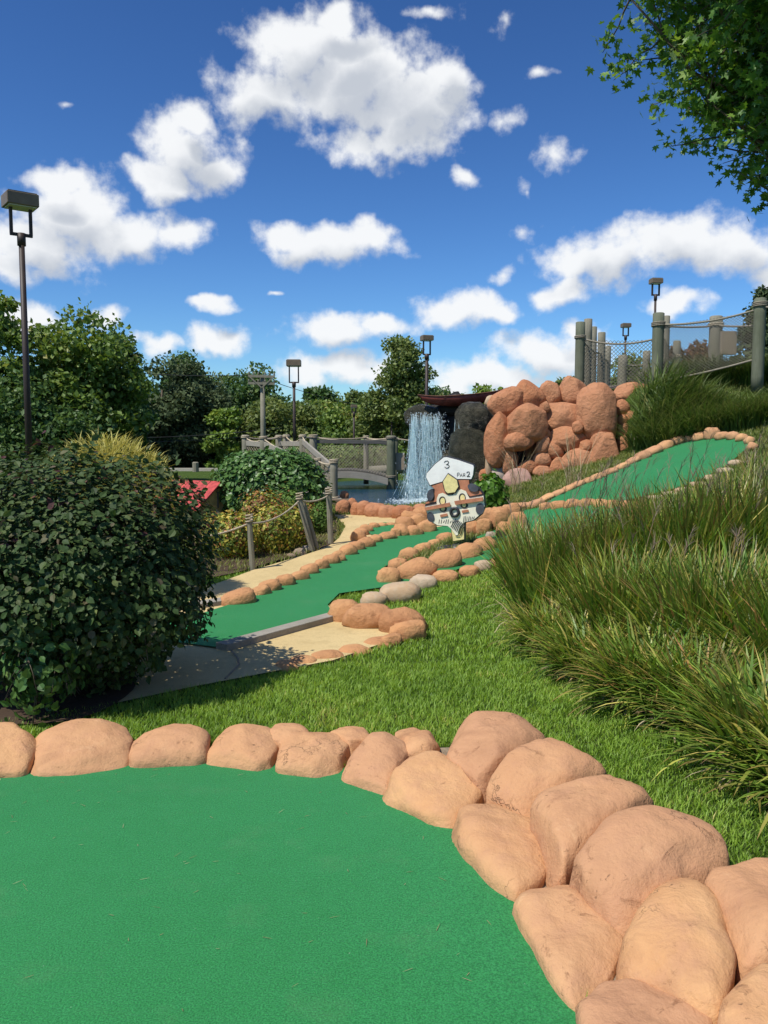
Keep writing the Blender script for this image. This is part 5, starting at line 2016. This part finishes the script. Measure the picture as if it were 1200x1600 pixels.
# ---- bank of tall grass under the hilltop fence
BG_ = 'grass clumps on the bank'
bank = [(1022, 676, 19.1), (1048, 668, 18.7), (1075, 665, 18.6), (1100, 662, 18.4), (1128, 660, 18.2), (1155, 656, 18.0), (1182, 652, 17.8), (1210, 648, 17.6), (1240, 645, 17.5),
        (1040, 620, 19.9), (1085, 612, 19.5), (1130, 600, 19.2), (1175, 588, 18.9), (1215, 580, 18.7)]
names = ['bank grass clump against the last red boulder', 'bank grass clump, second from the boulders', 'bank grass clump, third from the boulders', 'bank grass clump above the top of the hillside green',
         'bank grass clump over the bright stone rim end', 'bank grass clump just above the rim corner', 'bank grass clump near the right edge, lower row', 'bank grass clump at the very edge, lower row', 'bank grass clump beyond the edge, lower row',
         'upper bank grass clump under the thick fence post', 'upper bank grass clump beneath the net middle', 'upper bank grass clump below the tan box', 'upper bank grass clump under the end post', 'upper bank grass clump at the right edge']
for (px, py, Y), nm_ in zip(bank, names):
    Y = Y - (.9 if py > 640 else 0)
    q = P(px, py, Y)
    c = np.array([q[0], Y, float(H(q[0], Y))])
    root = thing('bank_grass', nm_, 'ornamental grass', c, BG_)
    n = 1100
    a = RNG.random(n) * 6.283
    rr = np.sqrt(RNG.random(n)) * .55
    x, y = c[0] + np.cos(a) * rr, c[1] + np.sin(a) * rr
    azm = a * .0 + np.where(RNG.random(n) < .65, RNG.normal(size=n) * .9 - .5, a)
    blades('blades', np.stack([x, y, H(x, y) - .02], 1), azm, .95 * (.55 + .55 * RNG.random(n)), .1 + .35 * RNG.random(n), .7 + 1.1 * RNG.random(n), .011 * (.6 + .6 * RNG.random(n)), .4 + .22 * RNG.normal(size=n), 6, L_BANK, root)

# dry plumes near the boulders
for (px, py, lab) in [(808, 770, 'wispy dry grass plume in front of the boulder gap'), (900, 762, 'wispy dry grass plume before the lower boulders')]:
    c = G(px, py)
    root = thing('dry_grass', lab, 'dry grass', c)
    n = 26
    pos = np.stack([c[0] + RNG.normal(size=n) * .08, c[1] + RNG.normal(size=n) * .08, np.full(n, c[2])], 1)
    blades('stems', pos, RNG.random(n) * 6.28, .7 + .5 * RNG.random(n), .05 + .2 * RNG.random(n), .3 + .6 * RNG.random(n), np.full(n, .005), RNG.random(n), 6, L_DEAD, root, taper=.5)

# ---- shrubs
def shrub(name, label, cat, c, rad, n, leaf, mat, boxy=1.0, shell=.35, zmin=-.95, amp=.10, freq=2.2, tmpl='leaf', up=.35, stems=5, group=None, seed=1, droop=.0, rbias=0.0, toprnd=0.0, stem_r=.018, mat2=None, frac2=0.0, zt=None, shoots=0):
    r_ = np.random.default_rng(seed)
    c = np.asarray(c, float)
    rad = np.asarray(rad, float)
    gzb = float(H(c[0], c[1]))
    root = thing(name, label, cat, (c[0], c[1], gzb), group)
    d = nrm(r_.normal(size=(int(n * 1.4), 3)))
    d = d[d[:, 2] > zmin][:n]
    n = len(d)
    q = np.sign(d) * np.abs(d) ** boxy
    q /= np.linalg.norm(q, axis=1, keepdims=True) ** .8
    depth = 1 - shell * r_.random(n) ** 1.6
    lump = np.array([mnoise.noise(Vector((v[0] * freq + seed, v[1] * freq, v[2] * freq))) + .5 * mnoise.noise(Vector((v[0] * freq * 2.7, v[1] * freq * 2.7 + seed, v[2] * freq * 2.7))) for v in q])
    pos = c + q * rad * (depth * (1 + amp * lump))[:, None]
    ok = pos[:, 2] > gzb + .02
    nor = nrm(q / rad + np.array([0, 0, up]) + r_.normal(size=(n, 3)) * .45)
    fwd = nrm(r_.normal(size=(n, 3)) + q * .35 + np.array([0, 0, -.35 + droop]))
    fwd = nrm(fwd - nor * np.sum(fwd * nor, 1, keepdims=True) * .8)
    if shoots:
        di_ = r_.integers(0, n, shoots)
        sp, sf = [], []
        for k_ in di_:
            base_ = c + q[k_] * rad * (1 + amp * lump[k_]) * .97
            ax_ = nrm(q[k_] + np.array([0, 0, .5]) + r_.normal(size=3) * .4)
            for j_ in range(6):
                sp.append(base_ + ax_ * (.02 + .022 * j_) + r_.normal(size=3) * .008)
                sf.append(nrm(ax_ * .5 + r_.normal(size=3)))
        pos = np.vstack([pos, sp])
        fwd = np.vstack([fwd, sf])
        nor = np.vstack([nor, nrm(r_.normal(size=(len(sp), 3)) + np.array([0, -.2, .8]))])
        q = np.vstack([q, np.repeat(q[di_], 6, 0)])
        lump = np.concatenate([lump, np.repeat(lump[di_], 6)])
        n = len(pos)
        ok = pos[:, 2] > gzb + .02
    rnd = .42 + .2 * lump + .20 * r_.normal(size=n) + rbias + toprnd * np.clip(q[:, 2], 0, 1)
    size = leaf * (.55 + .9 * r_.random(n))
    if frac2 > 0:
        s2 = (r_.random(n) < frac2 * (.4 + 1.2 * np.clip(lump + .5, 0, 1))) & ok
        if zt is not None:
            s2 &= q[:, 2] > zt
        leaf_mesh('foliage', pos[ok & ~s2], fwd[ok & ~s2], nor[ok & ~s2], size[ok & ~s2], rnd[ok & ~s2], tmpl, mat, root)
        if s2.any():
            leaf_mesh('foliage', pos[s2], fwd[s2], nor[s2], size[s2], rnd[s2], tmpl, mat2, root)
    else:
        leaf_mesh('foliage', pos[ok], fwd[ok], nor[ok], size[ok], rnd[ok], tmpl, mat, root)
    m = MB()
    for i in range(stems):
        a = r_.random() * 6.28
        b = np.array([c[0] + .12 * math.cos(a), c[1] + .12 * math.sin(a), gzb - .05])
        e = c + np.array([math.cos(a) * rad[0] * .7, math.sin(a) * rad[1] * .7, rad[2] * (.1 + .6 * r_.random())])
        mid = (b + e) / 2 + np.array([-.1 * math.cos(a), -.1 * math.sin(a), .05])
        m.tube([b, mid, e], [stem_r, stem_r * .7, stem_r * .25], 6)
        for j in range(4):
            a2 = a + r_.normal() * .9
            e2 = c + np.array([math.cos(a2) * rad[0] * .92, math.sin(a2) * rad[1] * .92, rad[2] * (r_.random() * 1.5 - .8)])
            f = .4 + .4 * r_.random()
            s = mid * (1 - f) + e * f
            m.tube([s, (s + e2) / 2 + [0, 0, .03], e2], [stem_r * .45, stem_r * .3, stem_r * .12], 5)
    if stems:
        m.build('stems', M_BARK, root, smooth=True)
    return root


# near dark round bush
bc = P(108, 905, 5.45)
shrub('round_bush', 'large dark round clipped bush casting shade on the walk', 'bush', (bc[0], 5.45, .82), (.98, .90, .80), 27000, .044, L_BUSH, boxy=1.0, shell=.46, amp=.15, shoots=90, up=.9, stems=9, seed=21, droop=-.1, stem_r=.022, mat2=L_BUSHP, frac2=.05, zt=.3)
shrub('low_shrub', 'lighter green scraggly sprig at the foot of the dark bush', 'shrub', (P(62, 1045, 4.75)[0], 4.75, .30), (.24, .22, .30), 420, .055, L_IVY, shell=.9, amp=.3, seed=22, stems=6, stem_r=.006)
shrub('low_shrub', 'purple red barberry peeking past the bush at the left edge', 'shrub', (P(-45, 800, 5.2)[0] - .25, 5.6, .75), (.42, .4, .75), 2600, .035, L_BUSHP, shell=.7, amp=.2, seed=23, stems=6)
# yellow fine shrub behind
c = P(165, 725, 8.6)
root = thing('yellow_shrub', 'feathery yellow green shrub showing over the dark bush', 'shrub', (c[0], 8.6, 0))
n = 5200
d = nrm(RNG.normal(size=(n, 3)))
d[:, 2] = np.abs(d[:, 2])
pos = np.array([c[0], 8.6, .82]) + d * np.array([.78, .6, .84]) * (.6 + .4 * RNG.random((n, 1)) ** .5)
blades('foliage', pos, np.arctan2(d[:, 1], d[:, 0]) + RNG.normal(size=n) * .8, .10 + .12 * RNG.random(n), .1 + .8 * RNG.random(n), .5 + 1.2 * RNG.random(n), np.full(n, .006), .5 + .25 * RNG.normal(size=n), 3, L_YGRASS, root)
m = MB()
for i in range(9):
    a = i * .7
    m.tube([(c[0] + .06 * math.cos(a), 8.6 + .06 * math.sin(a), -.02), (c[0] + .2 * math.cos(a), 8.6 + .2 * math.sin(a), .7), (c[0] + .42 * math.cos(a), 8.6 + .4 * math.sin(a), 1.2)], [.012, .009, .004], 5)
m.build('stems', M_BARK, root)

# ivy mound
c = P(425, 760, 15.8)
shrub('ivy_mound', 'glossy green ivy covered mound in front of the bridge landing', 'bush', (c[0], 15.8, .74), (1.10, .95, .80), 9000, .085, L_IVY, boxy=.85, shell=.25, amp=.14, up=.6, seed=31, stems=6)
# flower bed
for i, (px, py, Y, rad, n, lf, mt, m2, f2, lab) in enumerate([
        (366, 840, 11.1, (.34, .34, .36), 2900, .042, L_SPIREA, L_SPIREAR, .16, 'yellow green spirea at the left end of the rope fence'),
        (428, 845, 11.6, (.36, .34, .38), 2900, .042, L_SPIREA, L_SPIREAR, .12, 'yellow flecked spirea between the two rope fence posts'),
        (414, 805, 12.4, (.44, .34, .46), 3200, .042, L_SPIREA, L_SPIREAR, .45, 'rust and gold shrub at the top of the flower bed'),
        (462, 838, 12.2, (.26, .28, .34), 1800, .040, L_SPIREA, L_SPIREAR, .2, 'small olive and rust shrub beside the leaning post'),
        (452, 800, 13.4, (.34, .30, .44), 2400, .040, L_CONIFER, L_SPIREAR, .04, 'soft green dwarf conifer behind the leaning post'),
        (500, 834, 13.6, (.21, .22, .30), 1600, .034, L_CONIFER, L_SPIREAR, .03, 'bright green dwarf conifer next to the upright rope post'),
        (482, 812, 14.2, (.22, .2, .26), 1200, .036, L_SPIREAR, L_SPIREA, .3, 'orange tinged shrub under the ivy mound'),
        (340, 845, 11.6, (.28, .3, .33), 1500, .042, L_SPIREA, L_SPIREAR, .25, 'gold shrub half hidden by the dark bush')]):
    q = P(px, py, Y)
    zc = float(H(q[0], Y)) + rad[2] * .82
    shrub('flower_shrub', lab, 'shrub', (q[0], Y, zc), rad, n, lf, mt, shell=.55, amp=.28, freq=3.2, seed=41 + i, stems=4, group='shrubs in the flower bed', mat2=m2, frac2=f2, stem_r=.008)
bed_patch([(335, 905), (395, 890), (470, 868), (520, 850), (525, 815), (480, 800), (330, 815), (290, 880)], 'dark soil of the flower bed', .03)
for i, (px, py, s) in enumerate(((468, 868, .10), (478, 862, .09), (455, 872, .07), (484, 850, .10))):
    q = G(px, py)
    me = rock_mesh((q[0], q[1], q[2] + s * .3), (s, s * .8, s * .7), 620 + i, 3, .2)
    me.materials.append(M_GREYROCK if i % 2 else M_MORTAR)
    o = link('bed_rock', me)
    tag(o, ['grey rock at the foot of the leaning post', 'brown rock touching the leaning post base', 'small grey rock at the flower bed edge', 'rock between the shrubs by the leaning post'][i], 'rock', 'rocks in the flower bed')
# bright perennial by the sign
c = P(768, 778, 14.6)
shrub('leafy_plant', 'bright green leafy plant behind the sign below the boulders', 'plant', (c[0], 14.9, float(H(c[0], 14.9)) + .26), (.34, .3, .40), 1300, .10, L_PALM, shell=.8, amp=.35, freq=3, seed=55, up=.2, droop=.5, stems=5, stem_r=.006)

# ---- trees
def limb(m, a, b, r0, r1, wob, rnd_, n=6):
    a, b = np.asarray(a, float), np.asarray(b, float)
    pts, rs = [], []
    for i in range(n + 1):
        t = i / n
        p = a * (1 - t) + b * t + np.array([rnd_.normal(), rnd_.normal(), rnd_.normal() * .5]) * wob * math.sin(math.pi * t)
        pts.append(p)
        rs.append(r0 * (1 - t) + r1 * t)
    m.tube(pts, rs, 7)
    return pts


def tree(label, px, Y, ytop, width_px, ybot_px, mat, nleaf, leaf, seed, shape='round', nclump=60, cl=.22, trunk_r=.16, density_top=1.0, bark=None, name='leafy_tree', base_z=None, flat=.75, tmpl='card', group='trees beyond the course'):
    r_ = np.random.default_rng(seed)
    top = P(px, ytop, Y)
    bz = float(H(top[0], Y)) if base_z is None else base_z
    bot = P(px, ybot_px, Y)[2]
    rx = width_px / 2 * Y / FPX
    cz = (top[2] + bot) / 2
    rz = (top[2] - bot) / 2
    root = thing(name, label, 'tree', (top[0], Y, bz), group)
    C = []
    while len(C) < nclump:
        v = r_.normal(size=3)
        v /= np.linalg.norm(v)
        v *= r_.random() ** .42
        if shape == 'cone':
            f = (1 - (v[2] + 1) / 2)
            wr_ = .12 + .95 * f ** .75
            v[0] *= wr_ * 1.25
            v[1] *= wr_ * 1.25
        elif shape == 'poplar':
            f = (1 - (v[2] + 1) / 2)
            wr_ = .25 + .95 * f ** .6
            v[0] *= wr_
            v[1] *= wr_
        C.append(v)
    C = np.array(C)
    cc = np.array([top[0], Y, cz]) + C * np.array([rx, rx * .9, rz]) * .9
    own = r_.integers(0, nclump, nleaf)
    if density_top < 1:
        keepp = 1 - (1 - density_top) * np.clip((C[own, 2] - .1) / .9, 0, 1)
        own = own[r_.random(nleaf) < keepp]
    n = len(own)
    crad = cl * min(rx, rz) * (.6 + .8 * r_.random(nclump))
    v = r_.normal(size=(n, 3))
    v = nrm(v) * (r_.random((n, 1)) ** .45)
    pos = cc[own] + v * crad[own][:, None] * np.array([1.25, 1.25, flat])
    ctint = r_.normal(size=nclump) * .16
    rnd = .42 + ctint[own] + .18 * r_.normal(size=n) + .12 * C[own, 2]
    nor = nrm(v * .6 + np.array([0, 0, .55]) + r_.normal(size=(n, 3)) * .6)
    fwd = nrm(r_.normal(size=(n, 3)) + np.array([0, 0, -.3]))
    ok = pos[:, 2] > bz + .05
    leaf_mesh('crown', pos[ok], fwd[ok], nor[ok], leaf * (.6 + .8 * r_.random(n))[ok], rnd[ok], tmpl, mat, root)
    m = MB()
    trunk_top = np.array([top[0], Y, cz + rz * .55])
    tp_ = limb(m, (top[0], Y, bz - .2), trunk_top, trunk_r, trunk_r * .2, .12, r_, 8)
    tk_ = m.build('trunk', bark or M_BARK, root, smooth=True)
    m = MB()
    order = r_.permutation(nclump)[:min(nclump, 26)]
    for i in order:
        e = cc[i]
        f = np.clip((e[2] - bz) / (trunk_top[2] - bz) - .22, .12, .95)
        k = f * (len(tp_) - 1)
        s = tp_[int(k)]
        limb(m, s, e, trunk_r * .32 * (1.1 - f), trunk_r * .05, .15, r_, 4)
    m.build('limbs', bark or M_BARK, tk_, smooth=True)
    return root


tree('broad mixed green tree behind the tall lamp, thin at the top', 120, 27, 468, 215, 760, L_TREE, 26000, .17, 71, nclump=120, cl=.26, density_top=.35, trunk_r=.2)
tree('sparse topped tree at the left edge of the picture', -15, 25, 436, 150, 760, L_TREE, 16000, .17, 72, nclump=90, cl=.26, density_top=.3, trunk_r=.18)
tree('low dark tree filling in below the lamp pole', 30, 24, 590, 230, 790, L_DARK, 16000, .15, 73, nclump=80, cl=.32, trunk_r=.14)
tree('dark leafy tree right of the broad mixed tree', 178, 29, 500, 95, 770, L_DARK, 13000, .17, 74, nclump=70, cl=.32, trunk_r=.16)
tree('first dark cedar right of the broad tree', 252, 44, 560, 130, 775, L_CEDAR, 17000, .22, 75, shape='round', nclump=90, cl=.30, trunk_r=.2, name='cedar_tree')
tree('second dark cedar, behind the yellow green young tree', 305, 46, 562, 125, 775, L_CEDAR, 17000, .22, 76, shape='round', nclump=90, cl=.30, trunk_r=.2, name='cedar_tree')
tree('yellow green young tree in front of the cedars', 348, 43, 622, 62, 770, L_LIME, 9000, .22, 77, nclump=50, cl=.32, trunk_r=.12)
tree('tall green tree left of the utility pole', 285, 54, 548, 90, 740, L_DARK, 14000, .26, 78, nclump=70, cl=.3, trunk_r=.2)
tree('round green tree behind the utility pole', 385, 52, 560, 135, 765, L_DARK, 17000, .26, 79, nclump=80, cl=.3, trunk_r=.2)
tree('olive tree between utility pole and its neighbour lamp', 440, 47, 606, 130, 765, L_OLIVE, 15000, .22, 80, nclump=70, cl=.3, trunk_r=.16)
tree('small dark crowned tree standing above the olive trees', 496, 68, 584, 52, 700, L_DARK, 7000, .32, 81, nclump=34, cl=.36, trunk_r=.2)
tree('olive green tree right of the lamp', 505, 52, 610, 130, 765, L_TREE, 15000, .24, 82, nclump=70, cl=.3, trunk_r=.16)
tree('pale far tree left of the poplar', 552, 75, 600, 100, 740, L_OLIVE, 9000, .32, 83, nclump=44, cl=.34, trunk_r=.2)
tree('bushy tree behind the bridge netting', 545, 44, 636, 120, 765, L_TREE, 12000, .2, 84, nclump=60, cl=.32, trunk_r=.12)
tree('tall pointed poplar behind the waterfall', 624, 42, 508, 150, 765, L_OLIVE, 30000, .17, 85, shape='poplar', nclump=170, cl=.20, trunk_r=.18, name='poplar_tree')
tree('low green tree right of the poplar', 690, 60, 600, 90, 720, L_DARK, 7000, .28, 86, nclump=36, cl=.34, trunk_r=.16)
tree('feathery young tree peeking over the boulders', 768, 27, 597, 66, 660, L_LIME, 1900, .15, 87, nclump=26, cl=.34, trunk_r=.05, base_z=.2)
tree('rust red tree behind the hilltop netting', 1086, 31, 535, 92, 640, L_ORANGE, 7000, .15, 88, nclump=44, cl=.32, trunk_r=.1)
tree('green bush beyond the hilltop posts', 985, 42, 556, 90, 640, L_OLIVE, 5000, .2, 89, nclump=40, cl=.34, trunk_r=.1)
tree('dark spruce at the right edge behind the fence end', 1200, 27, 440, 110, 640, L_CEDAR, 12000, .15, 90, shape='cone', nclump=90, cl=.22, trunk_r=.12, name='spruce_tree')
tree('small far tree left of the hilltop posts', 890, 60, 588, 60, 640, L_OLIVE, 3000, .3, 91, nclump=26, cl=.34, trunk_r=.12)
for i, (px, Y, yt, wpx, mt, lab) in enumerate([(-150, 34, 520, 190, L_TREE, 'green tree beyond the left edge'), (215, 60, 585, 110, L_DARK, 'dark background tree in the gap beside the broad tree'), (330, 66, 590, 130, L_DARK, 'dark background tree behind the cedars'),
                                          (455, 72, 632, 130, L_DARK, 'dark background tree behind the olive trees'), (590, 70, 628, 130, L_DARK, 'dark background tree behind the poplar foot'), (735, 80, 622, 150, L_DARK, 'low background tree behind the waterfall')]):
    tree(lab, px, Y, yt, wpx, 770, mt, 10000, .3, 95 + i, nclump=50, cl=.36, trunk_r=.18)
# shrubby undergrowth reading as one dark mass under the trees
V_, F_, N_, S_, R_ = [], [], [], [], []
n = 26000
x = -32 + 46 * RNG.random(n)
y = 63.5 + 3.0 * RNG.random(n)
hgt = 2.4 + 1.0 * np.array([mnoise.noise(Vector((a * .35, 0, 0))) for a in x])
z = H(x, y) + hgt * RNG.random(n) ** .8
pos = np.stack([x, y, z], 1)
o = leaf_mesh('undergrowth', pos, RNG.normal(size=(n, 3)), RNG.normal(size=(n, 3)) + np.array([0, -.6, .6]), .32 * (.6 + .7 * RNG.random(n)), .35 + .2 * RNG.normal(size=n), 'card', L_DARK)
tag(o, 'dark undergrowth below the distant trees', 'undergrowth', kind='stuff')

# far bank shrubs beyond the pond
for i, (px, Y, rad, lab) in enumerate([(535, 33, (1.0, .8, .75), 'low shrub beyond the left end of the bridge'), (600, 36, (1.3, .8, .8), 'low shrub beyond the middle of the bridge'), (480, 31, (1.0, .8, .8), 'low shrub behind the bridge landing')]):
    q = P(px, 740, Y)
    shrub('bank_shrub', lab, 'shrub', (q[0], Y, float(H(q[0], Y)) + rad[2] * .7), rad, 2400, .13, L_TREE, shell=.4, amp=.2, seed=130 + i, stems=0, group='shrubs beyond the bridge')

# ---- maple overhanging at the upper right
def maple():
    r_ = np.random.default_rng(9)
    tx, ty = 4.75, 7.9
    gzb = float(H(tx, ty))
    root = thing('maple_tree', 'maple with lobed leaves overhanging the upper right corner', 'tree', (tx, ty, gzb))
    m = MB()
    tp_ = limb(m, (tx, ty, gzb - .2), (tx - .35, ty - .1, 8.2), .17, .06, .06, r_, 10)
    tk_ = m.build('trunk', M_BARKP, root, smooth=True)
    C0 = np.array([4.44, 7.6, 6.50])
    R0 = np.array([2.55, 2.2, 2.55])
    m = MB()
    pos, fw, no, sz, rn = [], [], [], [], []
    tips = []
    nb1 = 46
    for i in range(nb1):
        v = r_.normal(size=3)
        v /= np.linalg.norm(v)
        if i < 32:
            v = np.array([-abs(v[0]) - .35, v[1] * .8, v[2] * .95])
            v /= np.linalg.norm(v)
        e = C0 + v * R0 * (.80 + .16 * r_.random())
        f = np.clip((e[2] - gzb) / 8.5 - .12, .32, .92)
        s = tp_[int(f * 10)]
        br1 = limb(m, s, e, .035, .008, .10, r_, 7)
        for j in range(15):
            k = 2 + r_.integers(0, 6)
            s2 = br1[k]
            dv = nrm(e - s)[0:3] * .5 + r_.normal(size=3) * .7 + np.array([0, 0, -.12])
            e2 = s2 + nrm(dv) * (.35 + .45 * r_.random())
            if np.linalg.norm((e2 - C0) / R0) > 1.10:
                continue
            br2 = limb(m, s2, e2, .010, .003, .03, r_, 4)
            tips.append(br2)
    m.build('limbs', M_BARK, tk_, smooth=True)
    for br2 in tips:
        if np.linalg.norm((br2[-1] - C0) / R0) > 1.3:
            continue
        for k in range(1, len(br2)):
            for q in range(10 if k > 1 else 6):
                p = br2[k] + r_.normal(size=3) * .075
                d = nrm(r_.normal(size=3) + np.array([0, 0, -.55]))
                nn = nrm(np.array([0, -.1, .8]) + r_.normal(size=3) * .55)
                pos.append(p)
                fw.append(d)
                no.append(nn)
                sz.append(.046 + .042 * r_.random())
                rn.append(.42 + .2 * r_.normal())
    rn = np.clip(np.array(rn), 0, .86)
    pale = np.random.default_rng(3).random(len(rn)) < .03
    rn[pale] = .88
    leaf_mesh('crown', np.array(pos), np.array(fw), np.array(no), np.array(sz), rn, 'maple', L_MAPLE, root)


maple()
print('triangles', sum(sum(len(p.vertices) - 2 for p in o.data.polygons) if len(o.data.polygons) < 3000 else len(o.data.loops) - 2 * len(o.data.polygons) for o in bpy.data.objects if o.type == 'MESH'), 'objects', len(bpy.data.objects))
